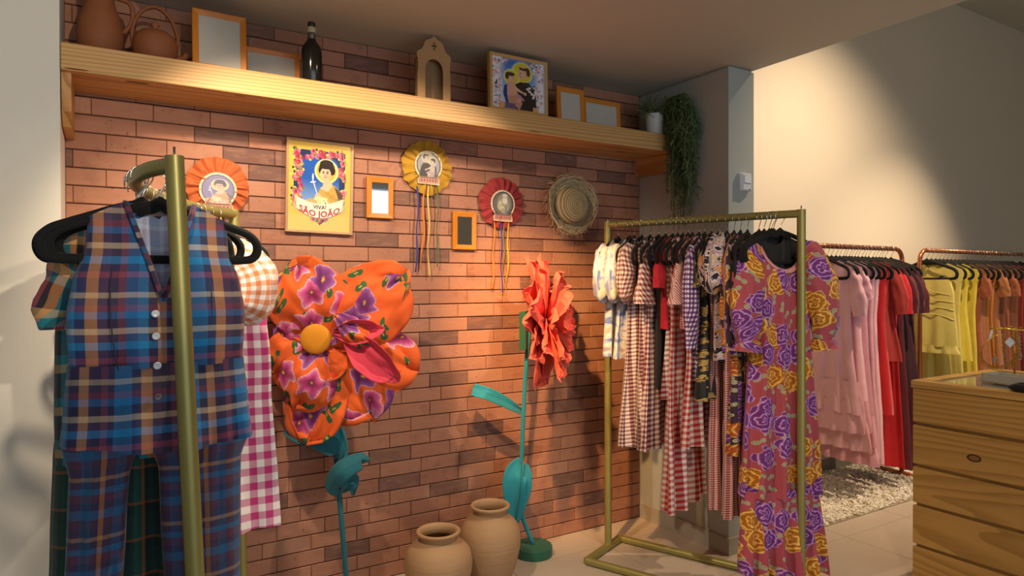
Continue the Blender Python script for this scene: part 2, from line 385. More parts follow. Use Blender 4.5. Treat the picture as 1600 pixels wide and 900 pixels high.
# ------------------------------------------------------------------ shelf
m_pine = wood('pine_shelf', 'dcb070', 'a8702f', 0, 75, .55, 22, 1.6, .55)
m_pine_y = wood('pine_bracket', 'd3a160', 'a26f34', 1, 30, .55, 8)
YF, Z0, Z1 = 2.87, 2.237, 2.335
sh = world_thing('wall_shelf', 'long thick pine shelf across the top of the brick wall', 'shelf', (1.36, D, Z0))
obj('shelf_board', MB().box(XL+.002, XR-.01, YF, D, Z0, Z1, .003), m_pine, sh, False)
pf = [(YF+.03, Z0), (YF+.028, Z0-.09), (YF+.045, Z0-.14), (YF+.10, Z0-.185), (D, Z0-.19), (D, Z0)]
def brk(x0, x1, pf):
    m = MB(); n = len(pf); m.add([(x0, y, z) for y, z in pf]+[(x1, y, z) for y, z in pf], [tuple(range(n)), tuple(range(2*n-1, n-1, -1))]+[(i+n, (i+1) % n+n, (i+1) % n, i) for i in range(n)]); return m
obj('bracket', brk(XL+.003, XL+.033, pf), m_pine_y, sh, False)
obj('bracket', brk(XR-.034, XR-.003, [(YF+.02, Z0), (YF+.02, Z0-.105), (D, Z0-.105), (D, Z0)]), m_pine_y, sh, False)
kn = MB()
for px, py in ((215, 129), (375, 150), (652, 184), (836, 205), (970, 237), (120, 108)):
    p = onZ(px, py, Z0); r = .02+.008*math.sin(px)
    kn.add([(p.x+r*1.6*math.cos(a*PI/4), p.y+r*.35*math.sin(a*PI/4), Z0-.0008) for a in range(8)], [tuple(range(8))])
obj('knot', kn, plain('pine_knot', '6a3c1c', .6), sh, False, 'dark wood knots on the underside')
# ------------------------------------------------------------------ things on the shelf
def clay(name, a, b, sc=9.):
    g = G(name); o = g.obj(); n1 = g.noise(o, sc, 4).outputs[0]; n2 = g.noise(g.scale(o, (2, 2, 90)), 1, 2).outputs[0]
    c = g.mix(n1, lin(a), lin(b)); c = g.mix(g.M('MULTIPLY', n2, .25), c, lin(b)); g.bump(g.M('ADD', n2, g.M('MULTIPLY', n1, .3)), .25, .006); return g.out(c, .7)
m_clay = clay('brown_clay', '9a5c34', '7c4626'); m_clay2 = clay('pale_clay', 'c99668', 'a8774c')
x, y = -.017, 3.0
jg = world_thing('clay_jug', 'tall brown clay jug with handle at the shelf left end', 'jug', (x, y, Z1))
obj('body', MB().lathe([(.001, 0), (.055, 0), (.064, .01), (.076, .05), (.079, .085), (.074, .13), (.058, .18), (.048, .21), (.048, .24), (.054, .27), (.05, .272), (.044, .24), (.04, .2)], 40, (x, y, Z1)), m_clay, jg)
obj('handle', MB().tube(spline([(x+.048, y-.01, Z1+.235), (x+.10, y-.02, Z1+.215), (x+.105, y-.02, Z1+.15), (x+.075, y-.015, Z1+.10)], 16), .009, 10), m_clay, jg)
x, y = .166, 2.975
kt = world_thing('clay_kettle', 'squat brown clay kettle with an arched top handle', 'kettle', (x, y, Z1))
obj('body', MB().lathe([(.001, 0), (.06, 0), (.072, .012), (.081, .05), (.079, .085), (.068, .108), (.055, .116), (.05, .112)], 40, (x, y, Z1)), m_clay, kt)
obj('lid', MB().lathe([(.06, .112), (.05, .122), (.025, .130), (.010, .133), (.010, .142), (.017, .15), (.013, .158), (.001, .16)], 32, (x, y, Z1)), m_clay, kt)
obj('handle', MB().tube(spline([(x-.075, y, Z1+.06), (x-.078, y, Z1+.12), (x-.05, y, Z1+.19), (x, y, Z1+.222), (x+.05, y, Z1+.19), (x+.078, y, Z1+.12), (x+.075, y, Z1+.06)], 30), .0095, 10, squash=(.8, 1.2)), m_clay, kt)
obj('spout', MB().tube(spline([(x+.065, y+.02, Z1+.03), (x+.1, y+.03, Z1+.045), (x+.115, y+.03, Z1+.065)], 10), [.02, .018, .017, .016, .015, .014, .013, .012, .012, .012, .013], 12), m_clay, kt)
m_orange = plain('orange_stained_wood', 'cf7d17', .45, var=.12, vs=30); m_tan = plain('tan_frame_wood', 'c79a5a', .5, var=.1, vs=30)
m_blank = plain('grey_backing_card', 'c2bdb2', .35, var=.05, vs=60)
m_mirror = G('mirror_glass').out((.82, .82, .80), .04, 1.)
def frame_parts(t, w, h, bw, dep, fm, pm, pane='mirror_pane', z0=0., inset=.006, fname='frame'):
    """rails mitred at the corners; local x across, z up, front at -y"""
    m = MB(); y0, y1 = -dep, 0
    o = [(-w/2, z0), (w/2, z0), (w/2, z0+h), (-w/2, z0+h)]; i = [(-w/2+bw, z0+bw), (w/2-bw, z0+bw), (w/2-bw, z0+h-bw), (-w/2+bw, z0+h-bw)]
    for k in range(4):
        a, b, c, d = o[k], o[(k+1) % 4], i[(k+1) % 4], i[k]
        v = [(a[0], y1, a[1]), (b[0], y1, b[1]), (c[0], y1, c[1]), (d[0], y1, d[1]), (a[0], y0+.002, a[1]), (b[0], y0+.002, b[1]), (c[0], y0+.004, c[1]), (d[0], y0+.004, d[1])]
        e = .15; la = lambda p, q: (lerp(p[0], q[0], e), y0, lerp(p[1], q[1], e))
        v += [la(a, d), la(b, c)]
        m.add(v, [(3, 2, 1, 0), (4, 5, 9, 8), (8, 9, 6, 7), (0, 1, 5, 4), (2, 3, 7, 6), (0, 4, 7, 3), (1, 2, 6, 5)])
    obj(fname, m, fm, t, False)
    if pm: obj(pane, MB().box(-w/2+bw-.002, w/2-bw+.002, -dep+inset, -.001, z0+bw-.002, z0+h-bw+.002), pm, t, False)
def leaning(name, label, cat, px0, px1, Y, h, bw, dep, fm, pm, lean, rz, pane='mirror_pane', group=None):
    a, b = onY(px0, 100, Y), onY(px1, 100, Y)
    t = thing(name, label, cat, ((a.x+b.x)/2, Y, Z1), 0, group)
    t.rotation_euler = (-lean, 0, rz); w = (b.x-a.x)
    frame_parts(t, w, h, bw, dep, fm, pm, pane); return t, w
leaning('picture_frame', 'upright empty orange frame beside the clay kettle', 'frame', 300, 385, 2.96, .243, .024, .016, m_orange, m_blank, .06, .04, 'backing_card', group='orange frames on the shelf')
leaning('picture_frame', 'lying empty orange frame beside the dark bottle', 'frame', 378, 468, 3.08, .165, .022, .016, m_orange, m_blank, .05, 0, 'backing_card', group='orange frames on the shelf')
leaning('picture_frame', 'upright empty orange frame right of the friar picture', 'frame', 869, 912, 2.98, .205, .028, .016, m_orange, m_blank, .06, 0, 'backing_card', group='orange frames on the shelf')
leaning('picture_frame', 'lying empty orange frame nearest to the trailing plant', 'frame', 909, 968, 3.04, .19, .026, .016, m_orange, m_blank, .06, 0, 'backing_card', group='orange frames on the shelf')
x, y = onY(487, 100, 2.93).x, 2.93
bt = world_thing('wine_bottle', 'dark glass bottle with a pale collar on its neck', 'bottle', (x, y, Z1))
g = G('dark_bottle_glass'); m_bot = g.out((.012, .01, .008), .12)
obj('body', MB().lathe([(.001, 0), (.040, 0), (.043, .006), (.043, .135), (.04, .155), (.028, .175), (.018, .188), (.015, .2), (.0145, .256), (.001, .258)], 36, (x, y, Z1)), m_bot, bt)
obj('neck_sleeve', MB().lathe([(.0148, .190), (.0175, .192), (.0165, .215), (.0165, .218), (.0148, .219)], 28, (x, y, Z1)), plain('grey_foil', '6f675c', .4, .5), bt)
obj('paper_collar', MB().lathe([(.0148, .219), (.0185, .220), (.0185, .243), (.0148, .244)], 28, (x, y, Z1)), plain('collar_paper', 'c9b795', .8), bt)
obj('cap', MB().lathe([(.0148, .246), (.0165, .248), (.0165, .262), (.014, .265), (.001, .266)], 28, (x, y, Z1)), plain('cap_dark', '3b342c', .4, .4), bt)
# oratory niche of cut board
Y = 2.905; xa, xb = onY(652, 150, Y).x, onY(703, 157, Y).x; cx = (xa+xb)/2; hw = (xb-xa)/2
orat = thing('oratory_niche', 'small arched wooden oratory with a cut-out cross', 'oratory', (cx, Y, Z1))
half = [(1, 0), (1, .13), (.96, .135), (1, .145), (.95, .152), (1, .16), (.95, .167), (1.0, .176), (.97, .186), (1.04, .2), (1.03, .215), (.93, .226), (.8, .23), (.72, .236), (.66, .247), (.6, .255), (.6, .262), (.54, .274), (.4, .283), (.25, .287), (.14, .293), (.05, .301), (0, .303)]
outer = [(hw*a, z*1.0) for a, z in half]; N = 48
def resample(pts, n):
    L = [0]
    for a, b in zip(pts, pts[1:]): L.append(L[-1]+math.dist(a, b))
    out = []
    for k in range(n+1):
        s = L[-1]*k/n; i = min(max([j for j in range(len(L)) if L[j] <= s]), len(pts)-2); t = (s-L[i])/max(1e-9, L[i+1]-L[i]); out.append((lerp(pts[i][0], pts[i+1][0], t), lerp(pts[i][1], pts[i+1][1], t)))
    return out
inner = [(hw*.55, 0), (hw*.55, .14)]+[(hw*.55*math.cos(a*PI/20), .14+.055*math.sin(a*PI/20)) for a in range(1, 11)]
ro = resample(outer, N); ri = resample(inner, N)
fo = ro+[(-x, z) for x, z in ro[-2::-1]]; fi = ri+[(-x, z) for x, z in ri[-2::-1]]
m_mdf = plain('raw_fibreboard', 'b98f5f', .8, var=.08, vs=40); m_mdf2 = plain('fibreboard_inside', '9c7a55', .85, var=.1)
m = MB(); n = len(fo)
m.add([(x, -.006, z) for x, z in fo]+[(x, -.006, z) for x, z in fi]+[(x, 0, z) for x, z in fo]+[(x, 0, z) for x, z in fi],
      [(i, i+1, n+i+1, n+i) for i in range(n-1)]+[(2*n+i, 3*n+i, 3*n+i+1, 2*n+i+1) for i in range(n-1)]+[(i, 2*n+i, 2*n+i+1, i+1) for i in range(n-1)]+[(n+i, n+i+1, 3*n+i+1, 3*n+i) for i in range(n-1)])
obj('front_board', m, m_mdf, orat, False)
c = hw*.9
obj('case', MB().box(-c, -c+.006, 0, .05, 0, .2).box(c-.006, c, 0, .05, 0, .2).box(-c, c, 0, .05, .198, .204).box(-c, c, 0, .05, 0, .005).box(-c, c, .045, .05, 0, .2), m_mdf2, orat, False)
obj('cross', MB().box(-.0022, .0022, -.0068, -.0055, .238, .272).box(-.012, .012, -.0068, -.0055, .254, .2585).box(-.005, .005, -.0068, -.0055, .269, .272).box(-.005, .005, -.0068, -.0055, .238, .241).box(-.013, -.010, -.0068, -.0055, .251, .2615).box(.010, .013, -.0068, -.0055, .251, .2615), plain('cross_dark', '3c2b1c', .9), orat, False)
# ------------------------------------------------------------------ printed pictures (colour attribute painted on a fine grid)
def srgb_arr(c): return np.array(lin(c))
class Print:
    def __init__(s, w, h, nx, ny, bg):
        s.w, s.h, s.nx, s.ny = w, h, nx, ny
        gx, gy = np.meshgrid((np.arange(nx)+.5)/nx, (np.arange(ny)+.5)/ny); s.X, s.Y = gx, gy; s.C = np.zeros((ny, nx, 3)); s.C[:] = srgb_arr(bg)
    def fill(s, mask, c):
        a = np.clip(mask, 0, 1)[..., None]; s.C = s.C*(1-a)+srgb_arr(c)*a; return s
    def ell(s, cx, cy, rx, ry, c, rot=0., soft=.0, k=1.):
        asp = s.h/s.w; dx = s.X-cx; dy = (s.Y-cy)*asp; ca, sa = math.cos(rot), math.sin(rot); u = (dx*ca+dy*sa)/rx; v = (-dx*sa+dy*ca)/(ry*asp)
        r = np.sqrt(u*u+v*v); e = max(soft, 1.2/s.nx/rx); return s.fill(k*np.clip((1-r)/e+.5, 0, 1), c)
    def poly(s, pts, c, k=1.):
        ins = np.zeros(s.X.shape, bool); n = len(pts)
        for i in range(n):
            (x1, y1), (x2, y2) = pts[i], pts[(i+1) % n]
            if y1 == y2: continue
            cond = ((y1 > s.Y) != (y2 > s.Y)) & (s.X < (x2-x1)*(s.Y-y1)/(y2-y1)+x1); ins ^= cond
        return s.fill(ins*k, c)
    def grad(s, c0, c1, mask=1.):
        s.C = s.C*(1-mask) + (srgb_arr(c0)*(1-s.Y[..., None])+srgb_arr(c1)*s.Y[..., None])*mask if np.isscalar(mask) else s.C*(1-mask[..., None])+(srgb_arr(c0)*(1-s.Y[..., None])+srgb_arr(c1)*s.Y[..., None])*mask[..., None]
        return s
    def obj(s, parent, y, z0, name='print', rough=.35, x0=None, keep=None, coat=0.):
        nx, ny = s.nx, s.ny; gx = np.linspace(-s.w/2, s.w/2, nx+1); gz = np.linspace(0, s.h, ny+1)
        v = [(x, y, z0+z) for z in gz for x in gx]; f = []; ids = []
        for j in range(ny):
            for i in range(nx):
                if keep is None or keep[j, i]: f.append((j*(nx+1)+i, j*(nx+1)+i+1, (j+1)*(nx+1)+i+1, (j+1)*(nx+1)+i)); ids.append((j, i))
        me = bpy.data.meshes.new(name); off = OFF.get(parent.name, (0, 0, 0)); me.from_pydata([(a-off[0], b-off[1], c-off[2]) if any(off) else (a, b, c) for a, b, c in v], [], f)
        at = me.color_attributes.new('ink', 'FLOAT_COLOR', 'CORNER'); jj = np.array(ids); c = np.ones((len(f), 4, 4), np.float32); c[:, :, :3] = np.clip(s.C[jj[:, 0], jj[:, 1]], 0, 1)[:, None, :]
        at.data.foreach_set('color', c.ravel())
        g = G('printed_paper'); a = g.n('VertexColor', layer_name='ink'); me.materials.append(g.out(a.outputs[0], rough, 0., **({'Coat Weight': coat} if coat else {})))
        o = bpy.data.objects.new(name, me); COL.objects.link(o); o.parent = parent; return o
def roses(P, pts, r, cols, seed):
    q = random.Random(seed)
    for x, y in pts:
        for k in range(3): P.ell(x+q.uniform(-1, 1)*r*1.3, y+q.uniform(-1, 1)*r, r*.55, r*.4, q.choice(cols[2]), q.uniform(0, 3))
        P.ell(x, y, r, r*.8, q.choice(cols[0])); P.ell(x+r*.2, y+r*.15, r*.6, r*.5, q.choice(cols[1])); P.ell(x-r*.1, y, r*.3, r*.25, q.choice(cols[0]))
def child_saint(P, tone=None):
    """child with curly hair, halo, fleece tunic, lamb and a thin cross staff"""
    P.ell(.60, .72, .19, .14, 'f5e7a0'); P.ell(.60, .72, .165, .122, 'e9c65a'); P.ell(.60, .72, .15, .11, 'd9b04a')
    P.poly([(.50, .36), (.46, .44), (.50, .52), (.60, .58), (.74, .56), (.84, .48), (.86, .34), (.8, .27), (.55, .27)], 'c9a24a')
    P.poly([(.72, .56), (.86, .47), (.88, .33), (.80, .30), (.78, .45)], '5a4630'); P.ell(.62, .57, .075, .05, 'e2b896')
    P.poly([(.5, .52), (.6, .59), (.70, .57), (.62, .48)], 'e6bf9e')
    P.ell(.605, .755, .125, .085, '241812'); P.ell(.52, .73, .05, .045, '241812'); P.ell(.69, .73, .05, .05, '241812'); P.ell(.60, .80, .11, .05, '2e1e16')
    P.ell(.585, .685, .085, .075, 'ecc6a4'); P.ell(.59, .655, .06, .05, 'e8bd9a'); P.ell(.60, .768, .10, .026, '2a1c14'); P.ell(.625, .68, .035, .055, 'd9a583', 0, .5, .6)
    for ex in (.55, .615): P.ell(ex, .700, .014, .008, '20140e'); P.ell(ex, .716, .022, .005, '3a2418')
    P.ell(.578, .676, .010, .014, 'c48e70', 0, .5); P.ell(.58, .652, .022, .006, 'b0493f')
    P.poly([(.38, .60), (.395, .60), (.47, .44), (.455, .44)], 'f4f4f0'); P.poly([(.35, .575), (.43, .585), (.43, .60), (.35, .59)], 'f4f4f0'); P.ell(.385, .64, .012, .04, 'f4f4f0')
    P.ell(.47, .42, .05, .045, 'e8bd9a'); P.poly([(.34, .33), (.44, .27), (.72, .28), (.80, .36), (.70, .36), (.48, .335), (.36, .37)], 'e2b48e')
    P.ell(.50, .375, .11, .055, 'e7d49a'); P.ell(.58, .375, .055, .045, 'f0dfae'); P.ell(.565, .385, .008, .006, '33261a'); P.ell(.62, .385, .008, .006, '33261a'); P.ell(.59, .355, .014, .008, '6b4a34'); P.ell(.36, .35, .10, .05, 'c3a76a')
    for k in range(9): P.ell(.6+.03*k, .47-.012*k+.02*math.sin(k*2), .012, .03, 'a8823a', .5, .3, .6)
def friar(P, sx=1, ox=0., lily=True):
    """monk in dark habit holding a child, yellow halos"""
    X = lambda v: .5+(v-.5)*sx+ox; e = lambda cx, cy, rx, ry, c, rot=0., soft=0., k=1.: P.ell(X(cx), cy, rx, ry, c, rot*sx, soft, k); pl = lambda p, c: P.poly([(X(a), b) for a, b in p], c)
    e(.56, .75, .20, .21, 'd8dd8a', 0, .2); e(.56, .75, .17, .18, 'd9c62a'); e(.36, .63, .15, .16, 'e0e08a', 0, .2); e(.36, .63, .125, .135, 'd8cd1e')
    pl([(.22, .45), (.32, .50), (.44, .4), (.42, .12), (.25, .12), (.20, .3)], '1c3f7c')
    pl([(.42, .50), (.52, .56), (.66, .57), (.76, .48), (.82, .30), (.82, .0), (.42, .0), (.40, .3)], '2c221e'); pl([(.56, .56), (.68, .58), (.74, .50), (.6, .50)], '3d302a')
    e(.58, .75, .095, .11, 'd8a886'); e(.55, .70, .075, .09, 'e0b290'); e(.60, .835, .10, .035, '4a3323'); e(.675, .765, .035, .07, '4a3323'); e(.575, .868, .06, .02, 'dcae8c'); e(.53, .735, .018, .008, '2a1a12'); e(.53, .67, .02, .008, 'a8564a'); e(.497, .71, .012, .02, 'd49f7c')
    e(.35, .62, .085, .085, 'e3b493'); e(.335, .690, .085, .04, '4a3424'); e(.275, .64, .035, .06, '4a3424'); e(.385, .625, .012, .008, '2a1a12'); e(.405, .585, .016, .007, 'b0564c')
    pl([(.29, .53), (.40, .54), (.46, .42), (.47, .2), (.28, .2), (.27, .4)], 'd9a58a'); pl([(.40, .50), (.46, .44), (.60, .35), (.62, .32), (.44, .38)], 'e3b597'); e(.61, .34, .03, .03, 'dcaa8a')
    pl([(.28, .25), (.48, .3), (.56, .14), (.5, .0), (.42, .08), (.30, .12)], 'c98e76'); e(.50, .2, .06, .04, 'dba68a', .6); pl([(.2, .12), (.42, .12), (.44, 0), (.18, 0)], '6d5a78'); e(.52, .26, .09, .03, 'b98a9a', -.6)
    if lily:
        for cx, cy in ((.66, .44), (.70, .40), (.74, .36), (.78, .34), (.70, .47), (.77, .29)): e(cx, cy, .028, .022, 'f2efe6', cx*9); e(cx, cy, .009, .008, 'd8b94a')
# picture of a friar on the shelf
t, w = leaning('framed_picture', 'framed devotional print of a friar holding a child, on the shelf', 'picture', 762, 852, 2.915, .285, .016, .028, m_tan, None, .02, 0)
P = Print(w-.028, .257, 150, 110, 'e9e4ea')
q = random.Random(4)
P.grad('a9cdea', '1f62bc', np.clip(1.2-((P.X-.5)/.36)**4-((P.Y-.55)/.50)**6, 0, 1))
pts = [(q.choice([q.uniform(.02, .2), q.uniform(.8, .98)]), q.uniform(.03, .97)) for _ in range(46)]+[(.25, .95), (.75, .93), (.22, .1), (.78, .08)]
roses(P, pts, .042, (['e8bcbc', 'f0d4d0', 'dfe6ee'], ['d98f92', 'c9787c', 'b7c8de'], ['f4f4f4', '39547c', '2a3346', '9fc0d8']), 8)
friar(P); P.poly([(.12, .0), (.22, .0), (.24, .10), (.17, .14), (.12, .10)], 'e0a06a'); P.poly([(.76, .0), (.86, .0), (.85, .09), (.76, .1)], 'e0a06a')
P.C[P.X > .965] = srgb_arr('a9c0d6'); P.obj(t, -.021, .014, 'print', .3)
obj('backing', MB().box(-w/2+.004, w/2-.004, -.019, -.002, .004, .281), m_mdf2, t, False)
# trailing plant in a white pot
x, y = 2.755, 2.935
pl = world_thing('trailing_plant', 'green trailing cactus plant in a white pot at the shelf right end', 'plant', (x, y, Z1))
obj('pot', MB().lathe([(.001, 0), (.045, 0), (.048, .004), (.055, .118), (.055, .124), (.050, .124), (.047, .1), (.001, .1)], 36, (x, y, Z1)), plain('white_pot', 'd9dad6', .5, var=.03), pl, angle=40)
q = random.Random(11); st = MB()
def sprig(p, d, ln, r, lvl):
    n = 4; path = [Vector(p)]; d = Vector(d).normalized()
    for k in range(n): d = (d+Vector((q.gauss(0, .14), q.gauss(0, .14), q.gauss(0, .10)-.08))).normalized(); path.append(path[-1]+d*ln/n)
    st.tube(path, [r, r, r, r*.9, r*.6], 4, True)
    if lvl > 0:
        for k in range(q.choice([2, 2, 3])):
            i = q.choice([2, 3, 4]); sprig(path[i], d+Vector((q.gauss(0, .6), q.gauss(0, .6), q.gauss(0, .35))), ln*q.uniform(.6, .95), r*.85, lvl-1)
for k in range(85):      # upright / arching shoots out of the pot
    a = q.uniform(0, 2*PI); rr = q.uniform(0, .045); d = Vector((math.cos(a)*.8+.25, math.sin(a)*.5-.2, q.uniform(.35, 1.1)))
    sprig((x+rr*math.cos(a), y+rr*math.sin(a), Z1+.105), d, q.uniform(.05, .10), .0021, 1)
for k in range(105):     # hanging curtain over the shelf front, towards the column
    ex = q.gauss(2.815, .032); ey = q.uniform(2.68, 2.845); L = min(abs(q.gauss(.30, .2))+.06, .60)*(1 if q.random() < .8 else .7)
    ex = min(ex, 2.855-.01)
    pts = spline([(x+.03, y-.03, Z1+.11), (lerp(x+.03, ex, .6), lerp(y-.03, ey, .65), Z1+.17+q.uniform(-.03, .05)), (ex, ey, Z1+.08), (ex+q.gauss(0, .01), ey+q.gauss(0, .01), Z1+.08-L*.5), (ex+q.gauss(0, .015), ey+q.gauss(0, .015), Z1+.08-L)], 16)
    st.tube(pts, .0019, 4, True)
    for i in range(6, 17):
        for b in range(3):
            dd = Vector((q.gauss(0, 1), q.gauss(0, 1), -q.uniform(.5, 1.9))); s = pts[i].lerp(pts[i-1], q.random())
            e = s+dd.normalized()*q.uniform(.022, .055); 
            if e.x > 2.862: e.x = 2.862
            mid = s.lerp(e, .5)+Vector((q.gauss(0, .004), q.gauss(0, .004), .004)); st.tube([s, mid, e], [.0019, .0021, .001], 4, True)
g = G('cactus_stem_green'); rn = g.n('NewGeometry').outputs['Random Per Island']
o = obj('stems', st, g.out(g.ramp(rn, [(0, '3c5232'), (.5, '586e40'), (.85, '72854e'), (1, '95a068')]), .6), pl, True); o['kind'] = 'stuff'
# motion sensor on the column
a = onY(1151, 286, 2.487); b = onY(1169, 286, 2.487); zt, zb = onY(1160, 272, 2.487).z, onY(1160, 299, 2.487).z
se = thing('motion_sensor', 'small white alarm sensor on the grey column', 'sensor', ((a.x+b.x)/2, 2.487, zb)); wv = (b.x-a.x)/2; hv = zt-zb
m_pl = plain('white_plastic', 'dfe3ea', .4, var=.02)
prof = [(-wv, 0), (-wv, -.022), (-wv*.7, -.034), (wv*.7, -.034), (wv, -.022), (wv, 0)]
obj('housing', MB().loft([[(px, py*.8, 0) for px, py in prof], [(px, py, .006) for px, py in prof], [(px, py, hv*.93) for px, py in prof], [(px*.95, py*.8, hv) for px, py in prof]], True, True), m_pl, se, False)
obj('lens', MB().box(-wv*.6, wv*.6, -.038, -.033, hv*.42, hv*.86, .003), plain('lens_plastic', 'eef1f5', .25, var=.02), se, False)
obj('led', MB().box(wv*.25, wv*.5, -.0355, -.033, hv*.06, hv*.10), plain('led_dark', '333333', .3), se, False)
# ------------------------------------------------------------------ poster
def wall_thing(name, label, cat, px0, px1, py, zb, group=None, Y=D):
    a, b = onY(px0, py, Y-.02), onY(px1, py, Y-.02); return thing(name, label, cat, ((a.x+b.x)/2, Y-.003, zb), 0, group), b.x-a.x
po, w = wall_thing('poster', 'framed yellow poster of a haloed child and lamb above a lettered banner', 'poster', 445, 550.5, 290, 1.709)
h = .437; po.rotation_euler = (0, .02, 0)
frame_parts(po, w, h, .012, .020, plain('pale_wood_frame', 'b59068', .5, vs=30), None)
P = Print(w-.02, h-.02, 170, 240, 'e0b84e'); q = random.Random(2); P.Y += .035
pic = (P.X > .09) & (P.X < .90) & (P.Y < .945) & (P.Y > .24+.25*np.abs(P.X-.5))
P.fill(pic*1., '20305e'); inner = np.clip(6*(1-((P.X-.5)/.31)**4-((P.Y-.60)/.29)**4), 0, 1)*pic
P.grad('1f58b4', '1f58b4', inner); P.fill(inner*np.clip((.62-P.Y)*2.2, 0, 1), '9cc4e6'); keepC = P.C.copy()
pts = [(q.uniform(.11, .88), q.uniform(.86, .93)) for _ in range(22)]+[(q.choice([q.uniform(.10, .2), q.uniform(.80, .89)]), q.uniform(.30, .92)) for _ in range(56)]
roses(P, pts, .038, (['d8435a', 'c9365a', 'b7527a', 'e0708a'], ['8e1f3c', 'e88a96'], ['8aa33a', 'c9cf5a', '5f7a2c', '2a3a2a', 'd9d27a']), 5)
child_saint(P)
P.fill(((P.X > .09) & (P.X < .90) & (P.Y < .33+.0*P.X) & (P.Y > .27+.35*(P.X-.5)**2))*.8, '9ec3dd')
for s in (-1, 1): P.poly([(.5+s*.36, .30), (.5+s*.40, .42), (.5+s*.34, .40), (.5+s*.30, .30)], 'dcc9a0'); P.poly([(.5+s*.42, .30), (.5+s*.36, .22), (.5+s*.40, .40)], 'c2a878')
P.poly([(.30, .22), (.5, .105), (.70, .22)], '2b2f3c'); roses(P, [(.40, .17), (.5, .15), (.6, .175), (.46, .19), (.55, .19)], .03, (['c9365a', 'b7425a'], ['8e1f3c'], ['8aa33a', '2a3a2a']), 9)
band = (np.abs(P.X-.5) < .36) & (P.Y > .178+.75*(P.X-.5)**2) & (P.Y < .345+.55*(P.X-.5)**2); P.fill(band*1., 'efe4cc')
edge = (np.abs(P.X-.5) < .36) & (np.abs(P.Y-(.178+.75*(P.X-.5)**2)) < .006); P.fill(edge*1., '8a6a4a')
P.obj(po, -.012, .01, 'print', .25, coat=.6)
obj('backing_board', MB().box(-w/2+.003, w/2-.003, -.0105, 0, .003, h-.003), m_mdf2, po, False)
def text_mesh(body, size, mat, parent, name, xf, thick=.0006, bold=.0):
    cu = bpy.data.curves.new(name, 'FONT'); cu.body = body; cu.size = size; cu.align_x = 'CENTER'; cu.offset = bold; cu.resolution_u = 2
    ob = bpy.data.objects.new(name, cu); COL.objects.link(ob); dg = bpy.context.evaluated_depsgraph_get(); me = bpy.data.meshes.new_from_object(ob.evaluated_get(dg))
    bpy.data.objects.remove(ob); bpy.data.curves.remove(cu)
    for v in me.vertices: v.co = Vector(xf(v.co.x, v.co.y))
    me.materials.clear(); me.materials.append(mat); o = bpy.data.objects.new(name, me); COL.objects.link(o); o.parent = parent; return o
ww, hh = w-.02, h-.02
def arc(base): return lambda tx, ty: (tx, -.0125, .01+(base-.035)*hh+.75*(tx/ww)**2*hh*.85+ty)
text_mesh('VIVA!', .026, plain('ink_dark', '3a2a3c', .4), po, 'lettering', arc(.283), bold=.0006)['label'] = 'VIVA! in small dark capitals'
text_mesh('S\u00c3O JO\u00c3O', .040, plain('ink_crimson', 'b03048', .4), po, 'lettering', arc(.195), bold=.0012)['label'] = 'S\u00c3O JO\u00c3O in crimson capitals'
# small wall mirrors
for px0, px1, py0, py1, lab, tl in ((573, 614.5, 277, 341, 'small orange framed mirror on the brick wall beside the yellow poster', 0), (708, 744.5, 331, 390, 'small orange framed mirror hanging lower, between yellow and red rosettes', 0)):
    zt, zb = onY((px0+px1)/2, py0, D-.02).z, onY((px0+px1)/2, py1, D-.02).z
    t, w = wall_thing('wall_mirror', lab, 'mirror', px0, px1, py0, zb, 'small mirrors on the brick wall')
    frame_parts(t, w, zt-zb, .026, .018, m_orange, m_mirror); t.rotation_euler = (.03 if px0 < 600 else .015, 0, 0)
    obj('hanging_loop', MB().tube([(.006*math.cos(a*PI/6), -.006, zt-zb+.004+.006*math.sin(a*PI/6)) for a in range(12)], .001, 6, closed=True), plain('loop_metal', '8a7a5a', .4, .8), t)
